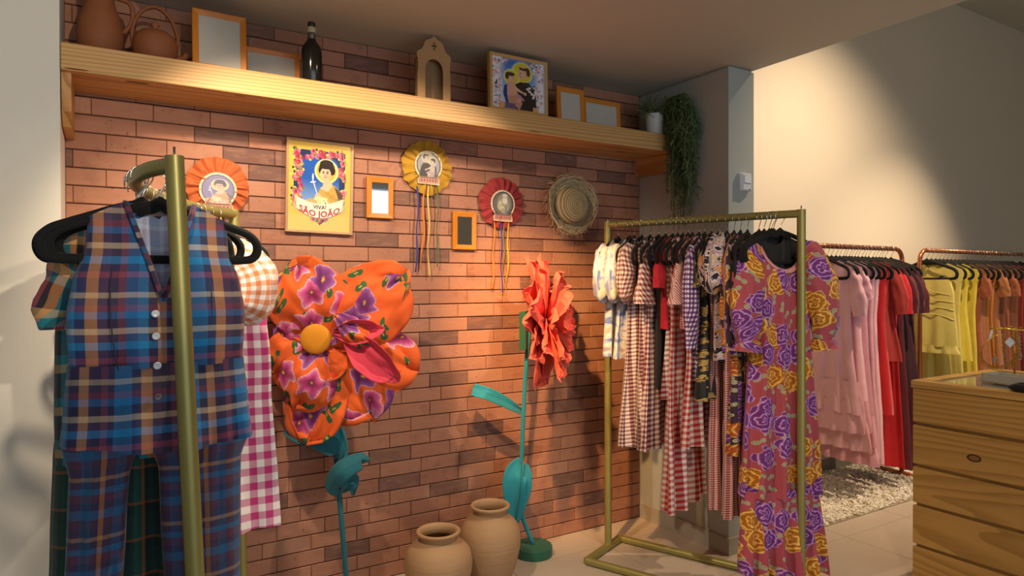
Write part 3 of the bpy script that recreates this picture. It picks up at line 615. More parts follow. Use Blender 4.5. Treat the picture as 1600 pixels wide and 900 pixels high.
# rosettes
def rosette(name, label, cx, cz, R, col, ribs, kind, mw, mcz, seed, hc):
    t = thing(name, label, 'rosette', (cx, D-.002, cz), 0, 'fabric rosettes on the brick wall'); q = random.Random(seed)
    g = G('gathered_fabric'); n1 = g.noise(g.obj(), 30, 4).outputs[0]; c = lin(col)
    fm = g.out(g.mix(n1, tuple(v*.75 for v in c), tuple(min(1, v*1.25) for v in c)), .7); g.b.inputs['Sheen Weight'].default_value = .3; g.bump(n1, .3, .006)
    m = MB(); NA, NR = 180, 14
    def pt(u, v):
        a = 2*PI*u; r = .02+(R-.02)*v; lob = 1+.06*nz(math.cos(a)*1.5+seed, math.sin(a)*1.5)+.05*nz(math.cos(a)*4, math.sin(a)*4+seed)
        pl_ = .010*math.sin(46*a+3*nz(math.cos(a)*3, math.sin(a)*3, seed)*4+v*2)*(1-v)**.6*(.3+v)+.012*nz(math.cos(a)*5+seed, math.sin(a)*5, v*3)*v+.008*math.sin(17*a)*v
        rr = r*lob if v > .3 else r; return (rr*math.cos(a), -.016-.012*math.sin(v*PI)-pl_, rr*math.sin(a))
    m.grid(pt, NA, NR); obj('ruffle', m, fm, t)
    md = thing('x', 'x', 'x'); bpy.data.objects.remove(md)
    R2 = mw/2; out = []
    for k in range(33): a = math.radians(-50+280*k/32); out.append((R2*math.cos(a), R2*math.sin(a)))
    bx = R2*.80; out = [(bx, -R2*1.28), (bx*.98, -R2*.95)]+out+[(-bx*.98, -R2*.95), (-bx, -R2*1.28)]
    dz = mcz-cz
    mo = obj('medallion', MB().prism([(x, z+dz) for x, z in out[::-1]], -.034, -.026), plain('cream_card', 'e6d6b4', .7), t, False)
    P = Print(mw, mw*1.16, 72, 84, {'child': '77719a', 'friar': '9a9aa0', 'elder': '6b6558'}[kind])
    asp = 1.16; X = (P.X-.5)*2; Z = P.Y*2*asp-1.30
    keep = ((X*X+Z*Z) < .90**2) | ((np.abs(X) < .73) & (Z < -.6) & (Z > -1.22))
    P.fill(((X*X+Z*Z) > .82**2)*1., '4a3f4c')
    Yk = P.Y.copy(); P.Y = (P.Y-.17)/.83
    if kind == 'child': P.Y = P.Y*.8+.22; P.X = (P.X-.5)*.8+.56; child_saint(P); P.C = P.C*.62+srgb_arr('8d86a6')*.38
    elif kind == 'friar': P.Y = P.Y*.95+.04; friar(P, -1, 0, False); gr_ = P.C.mean(2, keepdims=True); P.C = P.C*.25+gr_*.6+srgb_arr('7c6a66')*.15
    else:
        P.ell(.55, .52, .30, .34, '8f8876'); P.ell(.53, .42, .22, .30, 'a39a80'); P.ell(.58, .70, .10, .13, 'c9bfa4'); P.ell(.58, .58, .11, .12, 'ddd8c8'); P.ell(.58, .80, .11, .06, 'd6d2c4'); P.ell(.56, .71, .012, .01, '33302a'); P.ell(.62, .71, .012, .01, '33302a')
        P.ell(.36, .38, .10, .16, 'b8ae90'); P.ell(.38, .52, .06, .07, 'cfc2a4'); P.poly([(.60, .40), (.66, .40), (.64, .08), (.58, .08)], '6d7f9a'); P.ell(.46, .34, .09, .05, 'cdbf9f')
    P.Y = Yk; X = (P.X if kind != 'child' else P.X)
    base = (Z < -.78) & (np.abs((np.linspace(0, 1, 72)-.5)*2)[None, :] < .73); P.fill(base*1., 'b58a74'); wv_ = np.sin(P.Y*0+np.linspace(0, 60, 72)[None, :])*.5+.5; P.fill(base*(np.abs(Z+1.0) < .1)*wv_, '8e3a3a'); P.fill(base*(np.abs(Z+.82) < .03)*1., '4a2e2a')
    P.obj(mo, -.0352, dz-R2*1.30, 'print', .55, keep=keep)
    tr = MB(); tr.tube([(x, -.0335, z+dz) for x, z in out], .0022, 6, closed=True); obj('edging', tr, plain('lace_edging', 'd9c49a', .8), mo)
    for px, py, cc in ribs:
        b = onY(px, py, D-.02); x0 = b.x-cx; zt = dz-R2*1.2; zb = b.z-cz; q2 = random.Random(px); sw = q2.uniform(-.012, .012); wd = q2.choice([.0035, .0045])
        m = MB(); ln = 40
        def rp(u, v): z = lerp(zt, zb, v); cxr = x0+sw*v*math.sin(v*3+px)+.004*math.sin(v*11+px); an = math.sin(v*7+px)*.9*v; return (cxr+(u-.5)*2*wd*math.cos(an), -.026+.008*v+(u-.5)*2*wd*math.sin(an)*.8+.006*math.sin(v*8+px)*v, z)
        m.grid(rp, 2, ln); o = obj('ribbon', m, plain('satin_ribbon', cc, .4, var=.05), t); sm = o.modifiers.new('thickness', 'SOLIDIFY'); sm.thickness = .0006
    return t
rosette('rosette', 'orange ruffled fabric rosette partly hidden by the near left rail', .415, 1.895, .132, 'c05a1e', [(319, 470, '3a3aa0'), (333, 480, 'd8742a'), (345, 470, 'd8b23a')], 'child', .150, 1.88, 3, 1)
rosette('rosette', 'yellow ruffled fabric rosette with four long ribbons', 1.41, 2.066, .138, 'b98a10', [(652, 425, '3a3f8a'), (661, 420, 'dd7a22'), (669, 432, 'd9b765'), (683, 417, '56704a')], 'friar', .150, 2.075, 8, 1)
rosette('rosette', 'red ruffled fabric rosette with hanging ribbons beside the straw hat', 1.850, 1.912, .138, '9c2420', [(772, 452, 'd87a2c'), (783, 456, '3a3fa0'), (787, 437, '6a6a3c'), (793, 462, 'cf9a2c')], 'elder', .148, 1.905, 15, 1)
# straw hat
def straw(name, a, b):
    g = G(name); rn = g.n('NewGeometry').outputs['Random Per Island']; n1 = g.noise(g.scale(g.obj(), (60, 60, 60)), 1, 2).outputs[0]
    return g.out(g.mix(g.M('ADD', g.M('MULTIPLY', rn, .6), g.M('MULTIPLY', n1, .4)), lin(a), lin(b)), .7)
m_straw = straw('straw', 'e2d2ac', 'a08860')
hc = onY(887, 321, D-.03); ht = thing('straw_hat', 'round frayed straw hat hung on the brick wall', 'hat', (hc.x, D-.004, hc.z))
m = MB(); prof = []
for k in range(26):
    v = k/25; r = .104*math.sin(min(v*1.0, 1)*PI/2)**.85; dep = .085*(1-v**3.2)
    prof.append((r, dep))
rs = []
for k, (r, dp) in enumerate(prof):
    rs.append([(r*math.cos(2*PI*i/60)+.01*dp/.085, -.028-dp-.0022*math.cos(k*PI), r*math.sin(2*PI*i/60)-.003) for i in range(60)])
m.loft(rs); g = G('braided_straw'); p3 = g.xyz(g.obj()); rad = g.V('LENGTH', g.vec(g.M('SUBTRACT', p3[0], .01), g.M('ADD', p3[2], .003)))
an = g.M('ARCTAN2', p3[2], p3[0]); wv = g.M('SINE', g.M('ADD', g.M('MULTIPLY', rad, 520), an)); wv2 = g.M('SINE', g.M('MULTIPLY', an, 60))
g.bump(g.M('ADD', wv, g.M('MULTIPLY', wv2, .4)), .5, .004)
obj('crown', m, g.out(g.mix(g.M('MULTIPLY', g.M('ADD', wv, 1), .5), lin('8e744a'), lin('cdb486')), .75), ht)
m = MB(); NB = 64
def brim(u, v): a = 2*PI*u; r = lerp(.098, .158, v)*(1+.02*math.sin(3*a+1)); return (r*math.cos(a)*.98, -.024-.03*v*v-.012*math.sin(2*a+.6)*v, r*math.sin(a)*1.0)
m.grid(brim, NB, 6); o = obj('brim', m, m_straw, ht); o.modifiers.new('thickness', 'SOLIDIFY').thickness = .003
q = random.Random(21); st = MB()
for k in range(380):
    a0 = q.uniform(0, 2*PI); L = q.uniform(.25, 1.1); r0 = q.uniform(.112, .165); r1 = r0+q.gauss(0, .016); b0 = q.uniform(.0, .028)
    pts = []
    for i in range(7):
        f = i/6; a = a0+L*f*(1 if k % 2 else -1); r = lerp(r0, r1, f)+.004*math.sin(f*7+k); v = max(0, min(1.2, (r-.098)/.06)); pts.append((r*math.cos(a)*.98, -.028-.03*v*v-.012*math.sin(2*a+.6)*v-b0*.5, r*math.sin(a)))
    st.tube(pts, q.uniform(.0012, .0021), 4)
for k in range(110):
    a = q.uniform(0, 2*PI); r = q.uniform(.148, .168); d = Vector((math.cos(a+q.gauss(.8, .5)), 0, math.sin(a+q.gauss(.8, .5)))); s = Vector((r*math.cos(a), -.055, r*math.sin(a)))
    st.tube([s, s+d*.02, s+d*q.uniform(.03, .05)+Vector((0, q.uniform(-.01, .02), -.008))], [.0011, .001, .0006], 4)
obj('straw_fringe', st, m_straw, ht)['kind'] = 'stuff'
# ------------------------------------------------------------------ giant flowers
g = G('orange_hibiscus_fabric')
ma, rr, an, rn, wn = bloom(g, 7.8, 5, .50, 3.3, .8, .35, .13)
ma = g.M('MULTIPLY', ma, g.M('GREATER_THAN', g.M('FRACT', g.M('MULTIPLY', rn, 7.3)), .38))
mb_, rb_, ab_, nb_, wb_ = bloom(g, 8.5, 2, .26, 11.7, .9, .3, .35)
bg = g.mix(g.noise(g.uv(), 7, 2).outputs[0], lin('dd5212'), lin('ee6a18'))
leaf = g.mix(g.M('GREATER_THAN', rb_, .25), lin('a9b04a'), lin('2f5a2c'))
c = g.mix(mb_, bg, leaf)
pet = g.ramp(rr, [(0, 'f0a52a'), (.14, '5a1238'), (.35, '9a1c58'), (.7, 'c74a86'), (.9, 'd987a8'), (1, 'ecc4cc')])
pet2 = g.ramp(rr, [(0, 'f4c02a'), (.2, '6a2060'), (.55, '7a2c7a'), (.88, '9a5a9a'), (1, 'd8b4cc')])
pc = g.mix(g.M('GREATER_THAN', rn, .6), pet, pet2); vein = g.M('GREATER_THAN', g.M('SINE', g.M('MULTIPLY', an, 25)), .75); pc = g.mix(g.M('MULTIPLY', vein, .3), pc, lin('6a1440'))
m_hib = cloth_out(g, g.mix(ma, c, pc), .75, 1.4)
m_pink = solid('coral_pink_fabric', 'd63a52'); m_teal = solid('teal_felt', '14626e', .6); m_tealb = solid('bright_teal_felt', '1b8a9a', .5)
m_gfelt = solid('dark_green_felt', '1d5a40', .5)
m_disc = solid('mustard_felt', 'd98c0c', .4)
def petal(mb, C, A, B, N, phi, L, Wd, lift, cup, seed, curl=0., t0=0., crumple=.016, nu=26, nv=30):
    """soft fabric petal: C centre, A right, B up, N towards viewer"""
    dirv = A*math.cos(phi)+B*math.sin(phi); sid = -A*math.sin(phi)+B*math.cos(phi)
    def wf(t): return Wd/2*max(.0, 1-abs(2*t-1.0)**3.2)**.45*(.42+.58*min(1, t/.45))+.008*(1-t)
    def fn(u, v):
        s = 2*u-1; t = t0+(1-t0)*v; w_ = wf(t); edge = 1+.05*math.sin(s*6+seed)+.05*math.sin(seed*3+s*11)
        d = lift*math.sin(t*PI*.75)+cup*s*s*w_/max(Wd/2, .01)-curl*max(0, t-.6)**2
        d += crumple*(nz(s*1.7+seed, t*2.4, seed*.7)+.5*nz(s*4+seed, t*5.5, 3.1))*(.3+t)+.010*math.sin(s*8+seed+t*3)*(1.1-t)+.5*crumple*abs(nz(s*3+seed*2, t*3.5, 9))
        p = C+dirv*(L*t*edge)+sid*(s*w_)+N*d; return tuple(p)
    mb.grid(fn, nu, nv, lambda u, v: ((2*u-1)*Wd/2+seed*.37, L*v+seed*.61)); return mb
S = .00297
C0 = onY(505, 541, 3.0); FA = Vector((math.cos(.42), -math.sin(.42), 0)); FB = Vector((0, 0, 1)); FN = Vector((-math.sin(.42), -math.cos(.42), 0))
sb = Vector((onY(541, 905, 3.02).x+.004, 3.02, 0))
fl = world_thing('giant_flower', 'giant orange hibiscus print fabric flower on a teal stem', 'flower', (sb.x, sb.y, 0))
def P2(px, py, n=0.): return C0+FA*((px-505)*S)+FB*(-(py-541)*S)+FN*n
def addp(name, mat, phi, L, Wd, lift, cup, seed, n, curl=0., ctr=(505, 541), cr=.026, t0=0.):
    mb = MB(); petal(mb, P2(*ctr, n), FA, FB, FN, math.radians(phi), L*S, Wd*S, lift, cup, seed, curl, t0, cr)
    o = obj(name, mb, mat, fl); o.modifiers.new('thickness', 'SOLIDIFY').thickness = .0018; return o
addp('petal', m_hib, -16, 138, 100, .02, -.02, 1.3, -.02)
addp('petal', m_hib, -56, 132, 112, .015, -.03, 2.7, -.01)
addp('petal', m_hib, 42, 158, 122, .05, -.05, 3.9, .0, .1, cr=.036)
addp('petal', m_hib, 105, 128, 122, .06, -.05, 5.2, .01, .15, cr=.040)
addp('petal', m_hib, 150, 78, 90, .03, -.03, 6.4, -.015)
addp('petal', m_hib, -150, 80, 100, .03, -.03, 7.7, -.005)
addp('petal', m_hib, -98, 140, 92, .05, -.05, 8.8, .005, -.1, cr=.036)
addp('petal', m_hib, -112, 92, 84, .085, -.06, 9.6, .03, .2, cr=.032)
addp('petal', m_hib, -75, 50, 60, .03, 0, 9.1, .03)
addp('petal_lining', m_pink, -42, 98, 46, .07, .05, 4.4, .055, .0, (540, 520), .012)
addp('petal_lining', m_pink, 5, 68, 34, .06, .04, 4.9, .05, 0, (524, 520), .01)
addp('petal', m_hib, -38, 66, 34, .10, -.04, 12.2, .045, 0, (524, 494), .012)
cd = P2(498, 528, .075); m = MB(); rs = []
for r, d in ((.001, .014), (.03, .013), (.058, .009), (.066, .003), (.066, -.006), (.05, -.012), (.001, -.014)): rs.append([cd+FA*(r*math.cos(2*PI*i/36))+FB*(r*math.sin(2*PI*i/36))+FN*d for i in range(36)])
m.loft(rs); obj('flower_centre', m, m_disc, fl)
m = MB(); rs = []
for r, d in ((.02, -.02), (.085, -.02), (.105, -.028), (.11, -.04)): rs.append([P2(500, 530, 0)+FA*(r*math.cos(2*PI*i/30))+FB*(r*math.sin(2*PI*i/30))+FN*(d+.07) for i in range(30)])
stem_pts = spline([P2(505, 560, -.04), P2(515, 640, -.045), P2(521, 690, -.035), P2(524, 740, -.03), (P2(531, 820, -.02)), Vector((sb.x, sb.y, .06)), Vector((sb.x+.005, sb.y, 0.0))], 40)
obj('stem', MB().tube(stem_pts, .0125, 12, uvs=1), m_teal, fl)
obj('stem_base', MB().lathe([(.001, 0), (.10, 0), (.105, .006), (.105, .028), (.1, .034), (.001, .036)], 36, (sb.x, sb.y, 0)), m_gfelt, fl)
def leaf_mesh(pts, wid, nrm, fold, seed):
    ctr = spline(pts, 24); m = MB(); n = Vector(nrm).normalized()
    def fn(u, v):
        i = min(int(v*24), 23); t = (ctr[i+1]-ctr[i]).normalized(); sd = t.cross(n).normalized(); s = 2*u-1; p = ctr[i].lerp(ctr[i+1], v*24-i); w_ = wid[0]*(math.sin(PI*min(1, max(0, v*wid[1]+wid[2])))**.7)
        return tuple(p+sd*(s*w_)+n*(fold*abs(s)*w_+.006*nz(s*2+seed, v*5, seed)))
    m.grid(fn, 12, 24, lambda u, v: (u*.1, v*.3)); return m
for pts, wd, nr, fo, sd, mt in (([P2(522, 716, -.03), P2(524, 700, 0), P2(500, 680, .03), P2(470, 672, .03), P2(448, 668, .0)], (.045, .94, .03), FN+FB*.6, .3, 1.2, m_teal),
                                ([P2(522, 726, -.03), P2(534, 700, -.01), P2(530, 672, .01), P2(516, 660, .02)], (.032, .9, .05), FN-FA*.5, .5, 6.2, m_tealb),
                                ([P2(528, 768, -.02), P2(520, 745, .04), P2(535, 722, .06), P2(560, 712, .02), P2(563, 722, -.02)], (.048, .92, .04), FN*.9+FB*.5, -.5, 2.2, m_teal),
                                ([P2(530, 765, -.02), P2(541, 752, .02), P2(549, 742, .01), P2(548, 768, -.0)], (.028, .92, .04), FN+FA*.3, .4, 3.2, m_teal)):
    o = obj('leaf', leaf_mesh(pts, wd, nr, fo, sd), mt, fl); o.modifiers.new('thickness', 'SOLIDIFY').thickness = .003
# coral paper flower on a straight teal stem
b2 = Vector((1.972, 3.045, 0))
cf = world_thing('giant_flower', 'giant coral paper flower seen from the side on a straight teal stem', 'flower', tuple(b2))
Yf = b2.y
def Q2(px, py, Y=Yf): return onY(px, py, Y)
m_coral = solid('coral_crepe', 'ea5a42', .5)
g = m_coral.node_tree
hub = Q2(845, 503, 2.905); nrm = Vector((.70, -.70, .12)).normalized(); ra = Vector((nrm.y*-1, nrm.x, 0)).normalized()*-1; rb2 = nrm.cross(ra).normalized()
if rb2.z < 0: rb2 = -rb2
q = random.Random(31)
def crepe(phi, L, wd, tilt, base, seed):
    d = (ra*math.cos(phi)+rb2*math.sin(phi)); s = nrm.cross(d).normalized(); ax = (d*math.cos(tilt)+nrm*math.sin(tilt)).normalized(); up = (nrm*math.cos(tilt)-d*math.sin(tilt)).normalized()
    qq = random.Random(seed); m = MB(); rows = []
    for i, (t, k) in enumerate(((0, .2), (.25, .55), (.5, .88), (.72, 1.0), (.88, .78), (1.0, .30))):
        row = []
        for j in range(7):
            a = (j-3)/3; cre = (.10 if j % 2 else -.03)*wd*(1 if i else .3); bend = .22*L*t*t*(-1 if tilt > .5 else 1)*qq.uniform(.8, 1.2)
            jag = (qq.uniform(-.06, .04) if i == 5 else qq.uniform(-.015, .015))*L
            row.append(base+ax*(L*t+jag-.10*L*abs(a)*(i > 3))+s*(a*wd*k)+up*(cre+.30*wd*a*a*(.4+t)-bend*.4+qq.uniform(-.005, .005)))
        rows.append(row)
    m.loft(rows, False, False, [(j*.04, i*.06) for i in range(6) for j in range(7)]); o = obj('petal', m, m_coral, cf, False); o.modifiers.new('thickness', 'SOLIDIFY').thickness = .0012
for ring, (n, L, wd, tilt, off) in enumerate(((12, .37, .105, .02, .0), (10, .345, .10, .20, .015), (8, .27, .09, .45, .03), (6, .17, .065, .80, .04))):
    for k in range(n): crepe(2*PI*(k+.5*(ring % 2))/n+q.gauss(0, .07), L*q.uniform(.88, 1.06), wd*q.uniform(.9, 1.15), tilt+q.gauss(0, .06), hub+nrm*off, 100*ring+k)
bk = Q2(829, 515, 2.97)
obj('backing_block', MB().add([bk+nrm*d+ra*(x)+Vector((0, 0, z)) for d in (-.05, -.015) for x, z in ((-.05, -.10), (.05, -.10), (.05, .10), (-.05, .10))], [(3, 2, 1, 0), (4, 5, 6, 7), (0, 1, 5, 4), (1, 2, 6, 5), (2, 3, 7, 6), (3, 0, 4, 7)], [(i*.03, i*.02) for i in range(8)]), m_gfelt, cf, False)
obj('stem', MB().tube(spline([Q2(829, 500, 3.0), Q2(823, 560, 3.0), Q2(818, 640, 3.02), Q2(815, 720), Q2(812, 790), Vector((b2.x, b2.y, .05))], 30), .0115, 12), m_tealb, cf)
obj('base', MB().lathe([(.001, 0), (.098, 0), (.103, .006), (.103, .048), (.098, .055), (.001, .057)], 44, tuple(b2)), m_gfelt, cf, angle=35)
for pts, wd, nr, fo, sd in (([Q2(817, 645), Q2(800, 635, Yf-.03), Q2(770, 620, Yf-.02), Q2(738, 609, Yf+.03)], (.034, .48, .08), Vector((-.2, -1, .5)), .4, 1.5),
                            ([Q2(817, 722, Yf-.01), Q2(806, 740, Yf-.05), Q2(802, 770, Yf-.05), Q2(803, 815, Yf-.02)], (.062, .8, .16), Vector((-.5, -1, .0)), .25, 2.5),
                            ([Q2(820, 724, Yf-.03), Q2(819, 745, Yf-.06), Q2(817, 775, Yf-.06), Q2(808, 818, Yf-.03)], (.042, .8, .16), Vector((.3, -1, .1)), .5, 3.5)):
    o = obj('leaf', leaf_mesh(pts, wd, nr, fo, sd), m_tealb, cf); o.modifiers.new('thickness', 'SOLIDIFY').thickness = .003
# ------------------------------------------------------------------ clay jars
m_jar = clay('sandy_clay_jar', 'bf9a72', 'a07c56', 6.)
def jar(px, pz, Y, H, R, label):
    x = onY(px, pz, Y).x; t = thing('clay_jar', label, 'jar', (x, Y, 0), 0, 'clay jars on the floor')
    r = R
    obj('body', MB().lathe([(.001, 0), (r*.60, 0), (r*.64, H*.02), (r*.86, H*.22), (r*.98, H*.45), (r, H*.58), (r*.93, H*.72), (r*.76, H*.81), (r*.58, H*.855), (r*.545, H*.88)], 56), m_jar, t)
    obj('rim', MB().lathe([(r*.545, H*.88), (r*.55, H*.925), (r*.60, H*.945), (r*.645, H*.965), (r*.65, H*.985), (r*.61, H), (r*.54, H*.99), (r*.50, H*.95), (r*.48, H*.87), (r*.62, H*.8), (r*.8, H*.66)], 56), m_jar, t)
    return t
jar(685, 860, 2.82, .335, .158, 'shorter round sandy clay jar, nearer the camera')
jar(766, 850, 2.895, .378, .152, 'taller sandy clay jar beside the green flower base')
# ------------------------------------------------------------------ rails, hangers
def metal(name, col, rough):
    g = G(name); n1 = g.noise(g.obj(), 25, 3).outputs[0]; c = lin(col); return g.out(g.mix(n1, tuple(v*.88 for v in c), c), g.M('ADD', rough, g.M('MULTIPLY', n1, .12)), .75)
m_gold = metal('olive_gold_paint', 'a39a58', .34); m_gold.node_tree.nodes['Principled BSDF'].inputs['Metallic'].default_value = .45; m_copper = metal('copper_tube', 'b06c48', .25)
m_velvet = plain('black_velvet', '0d0c0d', .9, var=.2); m_velvet.node_tree.nodes['Principled BSDF'].inputs['Sheen Weight'].default_value = .04
m_wire = plain('hook_steel', 'c9c9c6', .22, 1., var=.05)
HK = MB().tube([(.026*math.cos(math.radians(a)), 0, .026*math.sin(math.radians(a))) for a in range(205, -41, -12)]+[(.004, 0, -.040), (0, 0, -.055), (0, 0, -.085)], .0017, 6)
half = [(.012, -.074), (.06, -.088), (.11, -.108), (.16, -.128), (.195, -.144), (.214, -.166), (.216, -.190), (.205, -.208), (.18, -.214), (.11, -.215)]
HF = MB().tube(spline([(x, 0, z) for x, z in half]+[(-x, 0, z) for x, z in half[::-1]]+[(.012, 0, -.078)], 90)[:-1], .0105, 8, closed=True, squash=(.65, 1.05), up=(0, 1, 0))
HF.tube([(-.05, 0, -.096), (-.02, 0, -.084), (0, 0, -.070), (.02, 0, -.084), (.05, 0, -.096)], [.010, .016, .019, .016, .010], 8, squash=(.4, 1), up=(0, 1, 0))
me_hk = HK.mesh('hook', m_wire); me_hf = HF.mesh('hanger_frame', m_velvet)
HANG = []
def hanger(c, zbar, rot, label, group, s=1., tilt=0.):
    o = bpy.data.objects.new('hanger', None); COL.objects.link(o); o.empty_display_size = .03; o.location = (c[0], c[1], zbar-.008+.0); o.rotation_euler = (0, tilt, rot); o.scale = (s, 1, 1); tag(o, label, 'hanger', group)
    for n_, me in (('hook', me_hk), ('hanger_frame', me_hf)):
        p = bpy.data.objects.new(n_, me); COL.objects.link(p); p.parent = o
    return o
# right rail: upright, bar, base frame
ZB = 1.792
RF, RN = Vector((2.36, 2.885, 0)), Vector((2.755, 1.965, 0)); rd = (RN-RF).normalized(); rn_ = Vector((-rd.y, rd.x, 0))   # rn_ points to +x
RROT = math.atan2(rn_.y, rn_.x)
rk = world_thing('clothes_rail', 'olive gold rail holding the gingham and floral dresses', 'clothes rail', (2.55, 2.42, 0))
def zz(v, z): return (v.x, v.y, z)
obj('upright', MB().tube([zz(RF, .02), zz(RF, ZB+.018)], .0195, 18), m_gold, rk, angle=50)
obj('upright', MB().tube([zz(RN, .02), zz(RN, ZB+.018)], .0195, 18), m_gold, rk, angle=50)
obj('hanging_bar', MB().tube([zz(RF, ZB), zz(RN, ZB)], .0185, 18), m_gold, rk, angle=50)
for p in (RF, RN): obj('screw', MB().tube([zz(p, ZB+.01), zz(p, ZB+.036)], .003, 8), m_wire, rk)
bA, bB = RF-rn_*.24, RF+rn_*.14; bC, bD = RN+rn_*.14, RN-rn_*.24
for a, b in ((bA, bB), (bB, bC), (bC, bD), (bD, bA)): obj('base_tube', MB().tube([zz(a, .0195), zz(b, .0195)], .0195, 16), m_gold, rk, angle=50)
def barpt(px):
    d = ray(px, 380); k = d.x/d.y; t = (k*RF.y-RF.x)/(rd.x-k*rd.y); return RF+rd*t
# left rail: bowed bar between a near and a far upright
ZL = 1.757
LN0, LN1 = Vector((.139, 1.79, ZL)), Vector((.209, 1.79, 0)); LF1, LF0 = Vector((.478, 2.95, 0)), Vector((.447, 2.95, ZL))
LP = [Vector((.139, 1.79, ZL)), Vector((.085, 1.93, ZL)), Vector((.066, 2.12, ZL)), Vector((.10, 2.34, ZL)), Vector((.19, 2.58, ZL)), Vector((.31, 2.78, ZL)), Vector((.447, 2.95, ZL))]
lk = world_thing('clothes_rail', 'olive gold rail with a bowed bar holding the plaid vest', 'clothes rail', (.3, 2.4, 0))
LS = spline(LP, 60)
obj('upright', MB().tube([LN1, LN0+Vector((0, 0, .02))], .0215, 20), m_gold, lk, angle=50)
obj('upright', MB().tube([LF1, LF0+Vector((0, 0, .02))], .0205, 20), m_gold, lk, angle=50)
obj('hanging_bar', MB().tube(LS, .0195, 16), m_gold, lk, angle=50)
obj('screw', MB().tube([LN0, LN0+Vector((0, 0, .042))], .003, 8), m_wire, lk)
obj('base_tube', MB().tube([LN1+Vector((-.2, .0, .02)), LN1+Vector((.2, 0, .02))], .02, 14), m_gold, lk)
obj('base_tube', MB().tube([LF1+Vector((-.2, .05, .02)), LF1+Vector((.2, -.05, .02))], .02, 14), m_gold, lk)
obj('base_tube', MB().tube([LN1+Vector((0, 0, .02)), LF1+Vector((0, 0, .02))], .02, 14), m_gold, lk)
def leftpt(f):
    i = min(int(f*60), 59); p = LS[i].lerp(LS[i+1], f*60-i); t = (LS[i+1]-LS[i]).normalized(); return p, math.atan2(-t.x, t.y)   # rotation of a hanger square to the bar
# ------------------------------------------------------------------ garment builder
def sheet(hw, T, zh, th, fold, cx=None, nx=34, nz_=44, seed=0., us=1.12, wr=.006, T2=None, hemf=None):
    """closed cloth tube: front and back sheets joined along the sides; p across, v down"""
    m = MB(); rows = []; uv = []
    cols = [(-1+2*i/nx, -1) for i in range(nx+1)]+[(1-2*i/nx, 1) for i in range(1, nx)]
    hmax = max(b for a, b in hw)
    for j in range(nz_+1):
        v = j/nz_; row = []
        for p, s in cols:
            zt = T(p) if s < 0 else (T2 or T)(p); hb = zh+(hemf(p) if hemf else 0); z = zt+(hb-zt)*v
            w_ = interp(hw, z); c = cx(z) if cx else 0; n_, am, ph = fold; zt0 = T(0 if True else p)
            g_ = max(0., min(1., (max(a for a, b in hw)-z)/max(.2, (max(a for a, b in hw)-zh)))); a_ = am*(.15+.85*g_**1.3)
            wave = math.sin(p*PI*n_*.5+ph+1.2*nz(p*2+seed, z*1.5, seed))+.45*math.sin(p*PI*n_*.93+ph*2.3+seed)
            y = a_*wave+s*interp(th, z)*math.sqrt(max(0, 1-p*p))*(1+.25*nz(p*3, z*4, seed+s))+wr*nz(p*5+seed, z*7, seed+2+s)*(1-abs(p))
            row.append((c+p*w_*(1+.025*nz(seed, z*6, p)), y, z)); uv.append((p*(w_*.5+hmax*.5)*us+(.02 if s > 0 else 0)+seed*.13, z+a_*wave*.2))
        rows.append(row)
    m.loft(rows, True, False, uv); return m
def neck(zs, pn, df, slope, kind='u', db=.015):
    def mk(d):
        def T(p):
            a = abs(p)
            if a >= pn: return zs-slope*((a-pn)/(1-pn))
            return zs-d*((1-a/pn) if kind == 'v' else math.sqrt(max(0, 1-(a/pn)**2))**1.2)
        return T
    return mk(df), mk(db)
def sleeve(side, x0, z0, pts, rad, seed=0., sq=.55, puff=0., n=22, seg=26, y=0., usc=.7):
    P = spline([(side*(x0+dx), y+dy, z0+dz) for dx, dz, dy in pts], n)
    rr = [interp([(k/(len(rad)-1), r) for k, r in enumerate(rad)], i/n) for i in range(n+1)]
    return MB().tube(P, rr, seg, False, squash=(1, sq), up=(0, 1, 0) if False else (side, 0, .3), uvs=usc, rad=lambda t, a: 1+.08*math.sin(a*6+seed+t*3)+.22*nz(math.cos(a)*1.6+seed, math.sin(a)*1.6, t*4.5+seed)+.10*nz(math.cos(a)*4+seed, math.sin(a)*4, t*9)+puff*.05*math.sin(a*13+seed)*(1-math.sin(t*PI)*.7))
def garment(name, label, cat, c, rot, mat, zs, zh, hw, th=None, nk=(.45, .07, .05, 'u'), fold=(8, .02, 0.), sl=None, group=None, seed=0., slm=None, **kw):
    """hw: list of (z, half width)"""
    t = thing(name, label, cat, (c[0], c[1], 0), rot, group, base=zh)
    T, T2 = neck(zs, *nk); th = th or [(zs, .012), (zs-.12, .03), (zh, .03)]
    obj('body', sheet(hw, T, zh, th, fold, seed=seed, T2=T2, **kw), mat, t)
    if sl:
        for s in (-1, 1):
            x0 = interp(hw, zs-nk[2])-.02; obj('sleeve', sleeve(s, x0, zs-nk[2]-.045, sl['pts'], sl['r'], seed+s, sl.get('sq', .5), sl.get('puff', 0.)), slm or mat, t)
    return t
def zpy(c, py, px=None):
    """height of image row py at the distance of point c"""
    p = Vector((c[0], c[1], EYE)); d = (p-Vector((0, 0, EYE))).dot(_f); x, y0 = proj((c[0], c[1], EYE)); return EYE-(py-y0)*d/F
